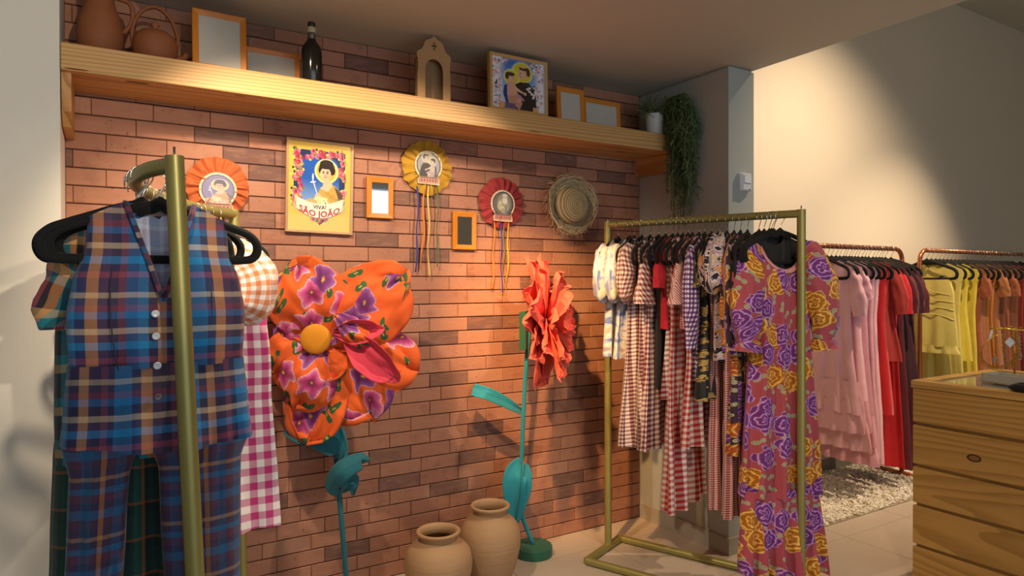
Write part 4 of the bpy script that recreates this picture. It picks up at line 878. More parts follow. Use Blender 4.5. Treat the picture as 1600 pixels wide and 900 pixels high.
# ------------------------------------------------------------------ fabrics
VW = [(0, '3a2c50'), (.06, '8c4460'), (.11, '283460'), (.16, '1788c8'), (.29, '1f3a70'), (.36, 'e09a58'), (.45, '5c3a60'), (.52, '3c2a4c'), (.60, '8a4258'), (.66, '1f6cae'), (.75, '1a90d0'), (.83, '2a2a54'), (.90, 'dc9a60'), (.97, '4a3254')]
VW0 = [(0, '4a3a5c'), (.07, '7d4a66'), (.12, '3a4670'), (.17, '1f7fb4'), (.30, '2a4a7c'), (.36, 'cf8a52'), (.45, '6a4668'), (.52, '553a5e'), (.62, '7a4560'), (.68, '2a6ea4'), (.76, '1f86bc'), (.83, '3c3a60'), (.90, 'c98a5a'), (.96, '5a4060')]
VF = [(0, '3a2c50'), (.08, 'a04058'), (.15, '2a2a52'), (.24, '1c94d4'), (.33, '4a3858'), (.42, 'dcc4a4'), (.49, '2c2648'), (.60, '2078b8'), (.68, '8c3c50'), (.76, '48405c'), (.84, 'd0b898'), (.91, '3a2e50')]
VF0 = [(0, '4c3a5e'), (.08, '8c4058'), (.16, '3c3a5e'), (.25, '2389c0'), (.34, '5a4462'), (.43, 'b49a90'), (.50, '3e3658'), (.60, '2a74a8'), (.68, '7a4054'), (.76, '584a66'), (.84, 'a8948c'), (.91, '473a5c')]
m_vest = plaid('madras_vest', VW, VF, .29, .21)
m_trou = plaid('madras_trousers', VW[3:6]+[(.34, 'c9803e'), (.42, '523a58'), (.6, '26527e'), (.75, '5a3650'), (.88, '244c78')] if False else [(0, '1f5f8c'), (.2, '3a3558'), (.34, 'c9803e'), (.44, '4a3454'), (.62, '265a88'), (.8, '54344e')],
               [(0, '3a3050'), (.12, '6a3248'), (.26, '2272a4'), (.36, '3e3552'), (.48, 'b88a62'), (.55, '3a3050'), (.7, '5e2f40'), (.84, '2a6c9c')], .15, .15)
m_plaid2 = plaid('teal_orange_plaid', [(0, '163c48'), (.2, '25a0b0'), (.42, 'ec9c54'), (.6, '3a2830'), (.75, 'd8586a')], [(0, '22343c'), (.3, 'f2c484'), (.5, '2496a6'), (.72, '4a2c34')], .10, .11)
m_green = plaid('dark_green_plaid', [(0, '123c34'), (.4, '1c5a4c'), (.6, 'c07030'), (.68, '16302c')], [(0, '1a4038'), (.35, '103028'), (.6, 'a85a2c'), (.68, '1c4a40')], .10, .10)
m_dplaid = plaid('small_repeat_madras', VW, VF, .2, .17)  # same stripe colours as the vest, woven in a smaller repeat
m_ogin = gingham('orange_gingham', 'dd7f4a', .022, 'f7efe6'); m_pgin = gingham('pink_gingham', 'c22f78', .056, 'f6f0ef'); m_pugin = gingham('purple_gingham', '4a2a78', .03, 'eae6f2'); m_vgin = gingham('violet_gingham', '6a2a72', .05, 'e6d6ea')
m_rplaid = plaid('red_plaid', [(0, 'b02030'), (.5, '20242c'), (.6, 'c03a3a')], [(0, 'a81c2c'), (.45, '1c2028'), (.6, 'b83038')], .07, .07)
m_bgin = gingham('burgundy_gingham', '5c1424', .020, 'dccbc6'); m_bgin2 = gingham('wine_gingham', '701a26', .026, 'e2d2ca'); m_rgin = gingham('red_gingham', 'ae1c1a', .030, 'ecd8cc')
m_mgin = gingham('fine_red_check', '9c1c24', .011, 'ecd0c4'); m_mgin2 = gingham('fine_coral_check', 'c8372f', .012, 'f2d8c8'); m_strp = stripes('red_white_stripe', 'b93a30', 'f0dccb', .016, .35)
m_bvgin = gingham('blue_red_gingham', '4a2058', .022, 'e8e2ee', '8a5a8c')
m_red = solid('red_cotton', 'c0172a'); m_black = solid('black_cotton', '141215')
g = G('pastel_tie_dye'); v = g.uv(); n1 = g.noise(v, 15, 3, .5, 1.2).outputs[0]; n2 = g.noise(g.V('ADD', v, (7, 3, 0)), 12, 3, .5, 1.).outputs[0]
c = g.ramp(n1, [(0, '4a5a8c'), (.38, '6f7fae'), (.46, 'b9c2d2'), (.54, 'd6d3c8'), (.61, 'c0a498'), (.72, '66719c')]); c = g.mix(g.smooth(n2, .56, .68), c, lin('ddd9b0')); c = g.mix(g.smooth(n2, .40, .30), c, lin('8a93b4')); m_tie = cloth_out(g, c, .7, 1.2)
g = G('gold_spotted_black'); ma, rr, an, rn, wn = bloom(g, 22, 4, .42, 2.1, .9, .5); m_gsp = cloth_out(g, g.mix(g.M('MULTIPLY', ma, g.smooth(wn, .38, .5)), lin('100f10'), lin('b8964e')), .6)
g = G('abstract_brush_print'); v = g.uv(); w1 = g.noise(v, 26, 2, .5, 1.5).outputs[0]; w2 = g.noise(g.V('ADD', v, (5, 1, 0)), 18, 2, .5, 1.).outputs[0]
c = g.ramp(w1, [(0, '1a1220'), (.45, '1a1220'), (.475, 'e6dcd8'), (.54, 'e6c6cc'), (.58, 'a878a0'), (.64, 'ead9a0'), (.72, '1a1220')]); c = g.mix(g.smooth(w2, .60, .64), c, lin('d89a5a')); m_abst = cloth_out(g, c, .7)
def peony(name, bgc, sc, a, b, off=2.4):
    g = G(name); m1, r1, a1, n1, w1 = bloom(g, sc, 5, .56, off, .8, .6, .10); m1 = g.M('MULTIPLY', m1, g.M('GREATER_THAN', g.M('FRACT', g.M('MULTIPLY', n1, 9.7)), .10)); m2, r2, a2, n2, w2 = bloom(g, sc*1.7, 2, .36, off+9.1, .9, .3, .42)
    lf = g.mix(g.M('GREATER_THAN', g.M('SINE', g.M('MULTIPLY', r2, 22)), .3), lin('8a8a6a'), lin('c9bf9a')); c = g.mix(m2, lin(bgc), lf)
    fold_ = g.M('SINE', g.M('ADD', g.M('MULTIPLY', r1, 17), g.M('ADD', g.M('MULTIPLY', w1, 14), g.M('MULTIPLY', g.M('COSINE', g.M('MULTIPLY', a1, 5)), 2.)))); f = g.smooth(fold_, -.6, 1.)
    ca = g.mix(f, lin(a[0]), lin(a[1])); ca = g.mix(g.smooth(fold_, .75, .98), ca, lin(a[2])); cb = g.mix(f, lin(b[0]), lin(b[1])); cb = g.mix(g.smooth(fold_, .8, .99), cb, lin(b[2]))
    pc = g.mix(g.M('GREATER_THAN', n1, .5), ca, cb); pc = g.mix(g.smooth(r1, .92, .99), pc, g.mix(g.M('GREATER_THAN', n1, .5), lin(a[2]), lin(b[2])))
    return cloth_out(g, g.mix(m1, c, pc), .75)
m_flor = peony('rose_peony_print', 'b04a56', 9.0, ('6a2a78', '9a4aa8', 'd9a8d8'), ('b0640c', 'e8a020', 'f6d878'))
m_flor2 = peony('violet_orange_floral', '3a1c2c', 10., ('6a2a8a', 'a050b0', 'e0b0d8'), ('b04a18', 'e08a2a', 'f0c860'), 6.3)
# ------------------------------------------------------------------ right rail: hangers and garments, far end first
GR = 'clothes on the right gold rail'
def rgar(px, label, mat, hem, shw, cat='dress', name='dress', waist=None, flare=1.3, sl=None, slm=None, seed=0., nk=(.45, .06, .06, 'u'), amp=.018, n=7, dr=0., th=.022, hang=True, top=0., hl=None):
    c = barpt(px); rot = RROT+dr; zs = ZB-.082+top; zh = zpy(c, hem); L = zs-zh
    if hang: hanger(c, ZB, rot, hl or 'hanger of the '+label, 'hangers on the right gold rail')
    hw = [(zs, shw*.95), (zs-.08, shw), (zs-.16, shw*.93), (zs-min(.40, L*.45), (waist or shw*.78)), (zs-min(.52, L*.6), (waist or shw*.8)*1.05), (zh, (waist or shw*.8)*flare)]
    return garment(name, label, cat, c, rot, mat, zs, zh, hw, [(zs, .01), (zs-.1, th), (zh, th*1.1)], nk, (n, amp, seed), sl, GR, seed, slm, us=.85)
PUFF = dict(pts=[(-.02, .03, 0), (.02, .01, 0), (.045, -.08, 0), (.04, -.18, 0), (.02, -.225, 0)], r=[.04, .06, .068, .06, .03], sq=.6, puff=1.)
SHORT = dict(pts=[(-.02, .02, 0), (.01, -.03, 0), (.025, -.10, 0), (.03, -.16, 0)], r=[.045, .055, .058, .06], sq=.42)
CONE = dict(pts=[(-.02, .02, 0), (.01, -.04, 0), (.025, -.14, 0), (.03, -.24, 0)], r=[.03, .05, .072, .095], sq=.42, puff=.5)
LONG = dict(pts=[(0, .02, 0), (.035, -.06, 0), (.045, -.25, 0), (.04, -.45, 0)], r=[.06, .07, .07, .05], sq=.45)
rgar(966, 'farthest pastel tie-dye blouse, beside the far gold upright', m_tie, 553, .165, 'blouse', 'blouse', flare=1.25, sl=PUFF, seed=1.1, amp=.014)
rgar(984, 'second pastel tie-dye blouse, in front of the farthest one', m_tie, 557, .165, 'blouse', 'blouse', flare=1.3, sl=PUFF, seed=4.3, amp=.016)
rgar(1003, 'burgundy gingham dress with gathered top next to the tie-dye blouses', m_bgin, 689, .17, flare=1.5, waist=.13, sl=PUFF, seed=2.2, amp=.03, n=9)
rgar(1016, 'burgundy gingham dress hanging second of the gingham ones', m_bgin, 691, .165, flare=1.5, waist=.13, seed=5.2, amp=.03, n=9)
rgar(1029, 'wine gingham dress with wide cone sleeves', m_bgin2, 694, .165, flare=1.5, waist=.14, sl=CONE, seed=3.7, amp=.022, n=7)
rgar(1040, 'plain black dress between the wine and red dresses', m_black, 600, .15, flare=1.2, seed=8.1)
rgar(1051, 'plain red cotton blouse with short sleeves', m_red, 512, .16, 'blouse', 'blouse', flare=1.1, sl=SHORT, seed=2.9)
rgar(1059, 'wine gingham short dress right after the red blouse', m_bgin2, 618, .15, flare=1.4, seed=6.6)
rgar(1067, 'long red gingham dress reaching nearly to the column base', m_rgin, 786, .17, flare=1.55, waist=.15, seed=1.9, amp=.03, n=6)
rgar(1082, 'fine coral check blouse with striped yoke and flared sleeves', m_mgin2, 512, .165, 'blouse', 'blouse', flare=1.2, sl=CONE, slm=m_strp, seed=7.3)
rgar(1092, 'long red gingham skirt dress behind the black spotted one', m_rgin, 690, .16, flare=1.4, waist=.14, seed=9.9, amp=.026)
rgar(1101, 'blue and red gingham shirt with long sleeves', m_bvgin, 592, .165, 'shirt', 'shirt', flare=1.15, sl=LONG, seed=3.1)
rgar(1112, 'black dress scattered with gold spots', m_gsp, 618, .165, flare=1.5, waist=.14, seed=4.8, amp=.026, n=9, sl=SHORT)
rgar(1123, 'long fine red check dress left of the floral one', m_mgin, 790, .14, flare=.95, waist=.10, seed=5.9, amp=.012)
rgar(1136, 'pink, white and black brush-print blouse with ruffled shoulders', m_abst, 560, .17, 'blouse', 'blouse', flare=1.05, sl=dict(pts=[(-.05, .01, 0), (-.01, .0, 0), (.03, -.05, 0), (.04, -.13, 0), (.02, -.19, 0)], r=[.045, .075, .088, .08, .05], sq=.7, puff=1.5), seed=6.1, top=.02)
rgar(1147, 'long fine red check dress half behind the rose dress', m_mgin, 802, .15, flare=1.05, waist=.12, seed=7.1, amp=.016)
rgar(1157, 'violet and orange floral dress peeking from behind the rose dress', m_flor2, 702, .16, flare=1.3, seed=8.8, sl=LONG)
rgar(1206, 'black lace blouse filling the neckline of the rose dress', m_black, 560, .16, 'blouse', 'blouse', flare=.9, seed=3.4, dr=-.6)
rgar(1168, 'plain black blouse just behind the rose floral dress', m_black, 520, .17, 'blouse', 'blouse', flare=1.0, seed=9.4, sl=SHORT)
for i, px in enumerate((1186, 1194, 1202, 1209)):
    hanger(barpt(px), ZB, RROT-.1-.08*i, ('empty black velvet hanger behind the rose floral dress, %s from the near upright' % ('fifth', 'fourth', 'third', 'second')[i]), 'hangers on the right gold rail')
for i, px in enumerate((991, 1075)): hanger(barpt(px), ZB, RROT+.03, ('empty black velvet hanger between tie-dye and gingham clothes', 'empty black velvet hanger among the red clothes')[i], 'hangers on the right gold rail')
# the rose floral dress at the near end, turned towards the camera
c = barpt(1219); rot = -.30; zs = zpy(c, 386); zh = zpy(c, 893); hanger(c, ZB, rot, 'black velvet hanger inside the rose floral dress', 'hangers on the right gold rail')
t = thing('dress', 'long rose dress with purple and yellow peonies at the near upright', 'dress', (c.x, c.y, 0), rot, GR, base=zh); zw = zpy(c, 560); zt = zpy(c, 765)
T, T2 = neck(zs, .62, .115, .03, 'u', .06)
hw = [(zs, .175), (zs-.1, .18), (zs-.2, .165), (zw+.08, .155), (zw-.1, .17), (zt, .205), (zt-.02, .21)]
obj('body', sheet(hw, T, zt-.02, [(zs, .012), (zs-.12, .05), (zt, .06)], (8, .03, .4), seed=1.7, T2=T2), m_flor, t)
obj('hem_flounce', sheet([(zt+.01, .20), (zt-.1, .215), (zh, .235)], lambda p: zt+.01, zh, [(zt, .055), (zh, .075)], (11, .036, 1.), seed=2.6, hemf=lambda p: -.02*p), m_flor, t)
nb = spline([(x*.175*.62, -.040*math.sqrt(max(0, 1-x*x))-.004, zs-.115*math.sqrt(max(0, 1-x*x))**1.2) for x in [-1+k/8 for k in range(17)]], 40)
obj('neck_band', MB().tube(nb, .011, 8, squash=(.5, 1.3), up=(0, 0, 1)), solid('pale_rose_band', 'd98f94'), t)
for s in (-1, 1):
    obj('sleeve', sleeve(s, .155, zs-.075, [(-.035, .065, 0), (.01, .04, -.01), (.045, -.09, -.03), (.055, -.25, -.04), (.045, -.36, -.04)], [.035, .064, .08, .078, .05], 3.3+s, .6, 1.), m_flor, t)
    obj('sleeve_frill', sleeve(s, .155, zs-.075, [(.045, -.355, -.04), (.047, -.38, -.04), (.05, -.41, -.04)], [.05, .062, .074], 5+s, .55, 2., n=8), m_flor, t)
tie = MB().tube(spline([(-.03, -.06, zw+.02), (-.035, -.075, zw-.08), (-.02, -.075, zw-.2)], 12), .004, 6); obj('tie', tie, m_flor, t)
# ------------------------------------------------------------------ left rail
GL = 'clothes on the left gold rail'; HL = 'hangers on the left gold rail'
c, _ = leftpt(.155); c = Vector((.118, 1.945, 0)); rot = .03
hanger((c.x, c.y), ZL, rot, 'black velvet hanger inside the plaid vest, nearest the camera', HL, 1.10)
zs = 1.678; zw = 1.262; zh = 1.05
t = thing('vest', 'sleeveless blue, purple and orange plaid vest with peplum, nearest the camera', 'vest', (c.x, c.y, 0), rot, GL, base=zh)
T, T2 = neck(zs, .48, .25, .042, 'v', .01)
hw = [(zs, .163), (zs-.06, .158), (zs-.12, .162), (zs-.20, .192), (zs-.28, .205), (zw, .200)]
bod = obj('bodice', sheet(hw, T, zw, [(zs, .012), (zs-.15, .05), (zw, .055)], (5, .006, .3), seed=2.1, T2=T2, us=1.0), m_vest, t)
obj('peplum', sheet([(zw+.012, .202), (zw-.1, .212), (zh, .222)], lambda p: zw+.010, zh, [(zw, .057), (zh, .075)], (7, .016, 1.1), seed=7.9, us=1.0, hemf=lambda p: -.012*p+.02*abs(p)), m_vest, t)
g = G('vest_lining'); pu = g.xyz(g.uv()); k = g.M('FRACT', g.M('DIVIDE', pu[0], .05)); kk = g.M('FRACT', g.M('DIVIDE', pu[1], .06)); cl = g.mix(.5, g.ramp(k, [(0, 'a9b6d4'), (.4, 'd0d8e6'), (.6, 'b4a9c8'), (.8, 'c4d2e0')], 'CONSTANT'), g.ramp(kk, [(0, 'acb4d4'), (.5, 'ccd8e4'), (.7, 'b2a6c4')], 'CONSTANT'))
m_lin = cloth_out(g, cl, .8)
obj('lining', MB().grid(lambda u, v: ((2*u-1)*.12, .020-.010*abs(2*u-1), lerp(zs-.012-.02*(1-abs(2*u-1)), zs-.30, v)), 12, 16, lambda u, v: (u*.24, v*.3)), m_lin, t)
for s in (-1, 1):
    sp = [(s*lerp(.105, .098, k/12)+s*.012*math.sin(k/12*PI), -(.012+.043*min(1, (k+3)/8))*math.sqrt(1-(.1/.19)**2)-.004-.006*(k/12), lerp(zs-.13, zw, k/12)) for k in range(13)]
    obj('seam', MB().tube(sp, .0016, 6), solid('dark_seam', '2c2440'), bod)
for s in (-1, 1):   # front edges of the V and armholes
    e = [(s*.163*.48*(1-k/10), -.012-.052*min(1, k/7)**.7, zs-.25*k/10) for k in range(11)]; obj('front_edge', MB().tube(e, .0055, 8, squash=(.6, 1.4), uvs=1), m_vest, t)
ob_ = [onY(px, py, c.y-.06) for px, py in ((241, 490), (242, 525), (244, 571), (245, 620))]; mbt = [plain('pearl_button', 'dfe4ea', .2), plain('brown_button', '6f5a58', .3)]
for i, p in enumerate(ob_):
    lx = (p.x-c.x); m = MB(); rs = []
    for r, d in ((.0005, -.0035), (.0055, -.004), (.0078, -.0045), (.0092, -.003), (.0095, 0), (.0085, .002)): rs.append([(lx+r*math.cos(2*PI*k/20), -.068+d, p.z+r*math.sin(2*PI*k/20)) for k in range(20)])
    m.loft(rs); bo = obj('button', m, mbt[1 if i == 3 else 0], bod)
# plaid trousers hung behind the vest
c2 = Vector((.112, 2.035, 0)); zt = 1.16; zh = .42
t = thing('trousers', 'plaid trousers hanging straight below the plaid vest', 'trousers', (c2.x, c2.y, 0), .03, GL, base=zh)
obj('waist', sheet([(zt, .17), (1.03, .195)], lambda p: zt, 1.03, [(zt, .03), (.95, .04)], (4, .006, 0.), seed=3.), m_trou, t)
for s in (-1, 1):
    hl_ = .068 if s < 0 else .105; obj('leg', sheet([(1.06, hl_*1.3), (.98, hl_), (.7, hl_*.95), (zh, hl_*.9)], lambda p: 1.06, zh, [(1.0, .04), (zh, .05)], (4, .012, s*1.), cx=lambda z, s=s: -(.130+.05*(1.0-z)) if s < 0 else .108+.015*(1.0-z), seed=s*2.3+5, nz_=34), m_trou, t)
hanger((c2.x, c2.y), ZL, .05, 'black velvet hanger right behind the vest', HL)
def lgar(f, label, mat, zs, zh, hw, cat='dress', name='dress', sl=None, slm=None, seed=0., fold=(7, .02, 0.), nk=(.45, .06, .06, 'u'), dr=0., dx=0., th=.03, hang=True):
    c, rot = leftpt(f); rot += dr; hanger(c, ZL, rot, 'hanger of the '+label, HL) if hang else None
    return garment(name, label, cat, (c.x+dx, c.y), rot, mat, zs, zh, hw, [(zs, .012), (zs-.12, th), (zh, th)], nk, fold, sl, GL, seed, slm)
zs = 1.66
lgar(.30, 'teal and orange plaid shirt with puffed sleeves behind the vest', m_plaid2, zs, 1.0, [(zs, .17), (zs-.15, .18), (1.0, .19)], 'shirt', 'shirt', dict(pts=[(-.03, -.02, 0), (.0, -.06, 0), (.03, -.14, 0), (.03, -.20, 0)], r=[.035, .045, .045, .03], sq=.7, puff=1.), seed=2.4, dr=-.05)
lgar(.36, 'long dark green plaid dress showing left of the trousers', m_green, zs, .55, [(zs, .17), (zs-.3, .17), (1.0, .20), (.55, .22)], seed=3.4, dr=-.08)
lgar(.42, 'dark madras dress seen between the trouser legs', m_dplaid, zs, .80, [(zs, .16), (zs-.35, .14), (1.1, .16), (.80, .2)], seed=6.4, dr=-.08)
lgar(.50, 'violet gingham dress hanging low behind the trousers', m_pugin, zs, .75, [(zs, .16), (zs-.35, .13), (1.1, .15), (.75, .19)], seed=1.4, dr=-.1)
lgar(.62, 'dark violet check dress just behind the pink gingham one', m_vgin, zs, .68, [(zs, .165), (zs-.35, .14), (1.1, .18), (.68, .22)], seed=5.4)
lgar(.70, 'white and orange gingham blouse with big puffed sleeves', m_ogin, zs, 1.15, [(zs, .17), (zs-.2, .18), (1.15, .19)], 'blouse', 'blouse', dict(pts=[(-.03, .02, 0), (.05, .0, -.01), (.10, -.07, -.02), (.10, -.15, -.02), (.06, -.19, -.02)], r=[.05, .075, .09, .085, .045], sq=.75, puff=1.), seed=7.4, dr=-.05)
lgar(.79, 'white and pink gingham dress on the lit side of the left rail', m_pgin, zs, .55, [(zs, .16), (zs-.22, .19), (zs-.30, .20), (1.2, .215), (.55, .25)], seed=8.4, fold=(6, .03, .6), th=.05, dr=.22, dx=.05)
lgar(.86, 'red tartan dress at the far end of the left rail', m_rplaid, zs, .95, [(zs, .17), (zs-.2, .17), (.95, .18)], seed=9.4)
for i, f in enumerate((.2, .25, .55, .58, .82, .90)):
    p, r = leftpt(f); hanger(p, ZL, r, 'empty black velvet hanger %s' % ('right behind the vest hanger', 'third from the near upright', 'in the middle of the bowed bar', 'left of the orange gingham blouse', 'beside the pink gingham dress', 'nearest the far left upright')[i], HL)
# ------------------------------------------------------------------ copper rails along the far wall
YR = 2.81; ZK = 1.722
def copper_rail(label, x0, x1):
    t = world_thing('clothes_rail', label, 'clothes rail', ((x0+x1)/2, YR, 0))
    r = .085; pts = [(x0, YR, .02), (x0, YR, ZK-r)]+[(x0+r-r*math.cos(a*PI/16), YR, ZK-r+r*math.sin(a*PI/16)) for a in range(1, 9)]
    obj('upright', MB().tube(pts, .0165, 14), m_copper, t)
    pts = [(x1, YR, .02), (x1, YR, ZK-r)]+[(x1-r+r*math.cos(a*PI/16), YR, ZK-r+r*math.sin(a*PI/16)) for a in range(1, 9)]
    obj('upright', MB().tube(pts, .0165, 14), m_copper, t)
    obj('hanging_bar', MB().tube([(x0+r, YR, ZK), (x1-r, YR, ZK)], .0165, 14), m_copper, t)
    for x in (x0, x1): obj('foot', MB().tube([(x, YR-.2, .03), (x, YR+.2, .03)], .0165, 12), m_copper, t)
    return t
xa1 = onY(1409, 600, YR).x; xb0 = onY(1437, 500, YR).x
copper_rail('copper tube rail carrying the pink and red clothes', 3.75, xa1); copper_rail('copper tube rail carrying the yellow and brown clothes', xb0, 8.0)
def bgar(x, label, mat, zh, hwy, cat, name, sl=None, seed=0., drape=1.15, amp=.016, dy=0., rot=None, zs=None, group=None, tiers=0):
    zs = zs or ZK-.096; L = zs-zh
    hw = [(zs, hwy*1.02), (zs-.1, hwy*1.06), (zs-.18, hwy*.95), (zs-min(.4, L*.45), hwy*.88), (zh, hwy*drape)]
    t = garment(name, label, cat, (x, YR+dy), -PI/2+(rot or .0), mat, zs, zh, hw, [(zs, .01), (zs-.1, .018), (zh, .022)], (.4, .05, .06, 'u'), (7, amp, seed), sl, group, seed, nx=26, nz_=34)
    for k in range(tiers):
        za = zh+.10-.13*k; obj('tier', sheet([(za+.12, hwy*drape*.96), (za-.06, hwy*(drape+.1+.06*k))], lambda p: za+.12, za-.09, [(za+.2, .022), (za-.06, .03)], (9, .02, seed+k), seed=seed+k, nx=26, nz_=12), mat, t)
    return t
SB = dict(pts=[(-.02, .02, 0), (.0, -.05, 0), (.012, -.11, 0), (.02, -.17, 0)], r=[.035, .05, .054, .05], sq=.34, puff=.5)
SB2 = dict(pts=[(-.02, .02, 0), (.01, -.05, 0), (.035, -.16, 0), (.045, -.27, 0)], r=[.035, .05, .055, .045], sq=.36, puff=.7)
PK = [('e6b0bc', 'pale pink'), ('eab6c0', 'light pink'), ('e0a2b0', 'rose pink')]
GA, GB = 'pink to burgundy clothes on the copper rail', 'yellow to rust clothes on the copper rail'
mp = [solid('pink_linen', a) for a, b in PK]; mr = solid('scarlet_linen', 'cf1f28'); mr2 = solid('brick_red_linen', 'b53a34'); mbu = solid('burgundy_linen', '5e1a26'); mbu2 = solid('dark_maroon_linen', '401824')
wh = lambda px, py: zpy(onY(px, 500, YR), py)
place = lambda px: onY(px, 500, YR).x
seq = [(1292, mp[0], 640, .2, 'dress', 'pale pink tiered dress hanging first behind the rose dress', SB2, 1), (1306, mp[1], 668, .2, 'dress', 'light pink dress hanging second among the pink clothes', SB, 1), (1318, mp[2], 690, .19, 'dress', 'rose pink dress hanging third among the pink clothes', None, 1),
       (1327, mp[0], 705, .19, 'dress', 'pale pink dress hanging fourth among the pink clothes', None, 0), (1336, mp[1], 714, .18, 'dress', 'light pink sleeveless dress nearest the red clothes', None, 0),
       (1347, mr, 640, .185, 'dress', 'scarlet dress hanging first after the pink clothes', None, 0), (1357, mr2, 560, .2, 'shirt', 'brick red shirt hanging between two scarlet garments', SB2, 0), (1364, mr, 720, .2, 'dress', 'scarlet sleeved dress before the maroon clothes', SB2, 0),
       (1374, mbu, 722, .2, 'dress', 'burgundy dress with long hem on the copper rail', SB2, 0), (1383, mbu2, 600, .2, 'shirt', 'dark maroon shirt before the last garment', SB2, 0), (1392, mbu, 726, .19, 'dress', 'burgundy dress hanging last beside the copper upright', SB2, 0)]
for i, (px, mt, hem, hwv, cat, lab, s_, ti) in enumerate(seq):
    x = place(px); hanger((x, YR), ZK, -PI/2, 'black velvet hanger of the '+lab.split(' hanging')[0], 'hangers on the copper rails'); bgar(x, lab, mt, wh(px+6, hem), hwv, cat, cat, s_, 1.7*i+.4, 1.2, group=GA, tiers=ti*2)
for i, px in enumerate((1285, 1299, 1312, 1322, 1331, 1341, 1352, 1369, 1378)):
    hanger((place(px), YR), ZK, -PI/2+.05*math.sin(i*2), 'bare black velvet hanger among the pink and red clothes', 'bare hangers on the pink and red rail', .88)
my = solid('pale_yellow_cotton', 'cfbe62'); my2 = solid('yellow_cotton', 'd6bf3c'); mt_ = [solid('terracotta_linen', '9a5230'), solid('tan_linen', 'a8693a'), solid('amber_linen', 'b8701c'), solid('brown_linen', '7a4428'), solid('rust_linen', '8e2c1c')]
seqb = [(1462, my, 618, .2, 'dress', 'pale yellow long dress nearest the copper upright', None), (1474, my2, 560, .19, 'skirt', 'yellow skirt behind the pale yellow top', None), (1486, my2, 640, .2, 'dress', 'yellow dress hanging third on the far copper rail', None),
        (1498, mt_[0], 640, .19, 'dress', 'terracotta dress after the yellow clothes', SB), (1507, mt_[1], 640, .2, 'dress', 'tan dress hanging second of the brown clothes', None), (1516, mt_[2], 620, .19, 'shirt', 'amber shirt between tan and brown clothes', None), (1524, mt_[1], 600, .2, 'shirt', 'tan short sleeved shirt above the jewellery', SB),
        (1533, mt_[3], 640, .2, 'dress', 'brown dress above the gold hoop necklace', None), (1542, mt_[0], 640, .19, 'dress', 'terracotta dress right of the brown one', SB), (1552, mt_[3], 640, .2, 'dress', 'dark brown dress near the photo right edge', None), (1562, mt_[4], 640, .2, 'dress', 'rust red dress above the silver necklace', None), (1572, mt_[4], 640, .2, 'dress', 'rust dress at the right photo edge', SB), (1582, mt_[0], 640, .2, 'dress', 'terracotta dress last at the right photo edge', SB), (1594, mt_[3], 640, .2, 'dress', 'brown dress cut by the right photo edge', None)]
for i, (px, mt, hem, hwv, cat, lab, s_) in enumerate(seqb):
    x = place(px); hanger((x, YR), ZK, -PI/2, 'black velvet hanger of the '+lab.split(' hanging')[0], 'hangers on the copper rails'); bgar(x, lab, mt, wh(px+6, hem), hwv, cat, cat, s_, 2.3*i+.9, 1.12, group=GB)
# pale yellow pintucked top clipped in front of the long dress
x = place(1448); zs = wh(1448, 437); zh = wh(1448, 540); hanger((x, YR), ZK, -PI/2, 'black hanger with clips holding the pintucked yellow skirt', 'hangers on the copper rails')
t = thing('skirt', 'pale yellow short skirt with pintuck lines, nearest on the far copper rail', 'skirt', (x, YR, 0), -PI/2, GB, base=zh)
obj('body', sheet([(zs, .175), (zs-.1, .20), (zh, .225)], lambda p: zs, zh, [(zs, .02), (zh, .03)], (5, .012, .4), seed=4.4), my, t)
obj('ruffle', sheet([(zh+.01, .215), (zh-.05, .24)], lambda p: zh+.012, zh-.05, [(zh, .03), (zh-.05, .036)], (9, .02, .4), seed=5.4, nz_=8), my, t)
for k in range(4):
    za = zs-.07-.065*k; hwk = interp([(zs, .175), (zs-.1, .20), (zh, .225)], za); obj('pintuck', MB().tube([(p*hwk*.97, -.034*math.sqrt(max(0, 1-p*p))+.003, za-.03*(p+.3)**2-.012*math.sin(p*3+k)) for p in [-1+j/12 for j in range(25)]], .0032, 6), my, t)
for s in (-1, 1): obj('clip', MB().box(s*.11-.012, s*.11+.012, -.014, .014, zs-.012, zs+.03, .003), m_velvet, t)
for i, px in enumerate((1455, 1468, 1480, 1492, 1503, 1512, 1520, 1529, 1538, 1547, 1557, 1567, 1577)):
    hanger((place(px), YR), ZK, -PI/2+.05*math.sin(i*3), 'bare black velvet hanger among the yellow and brown clothes', 'bare hangers on the yellow and brown rail', .88)
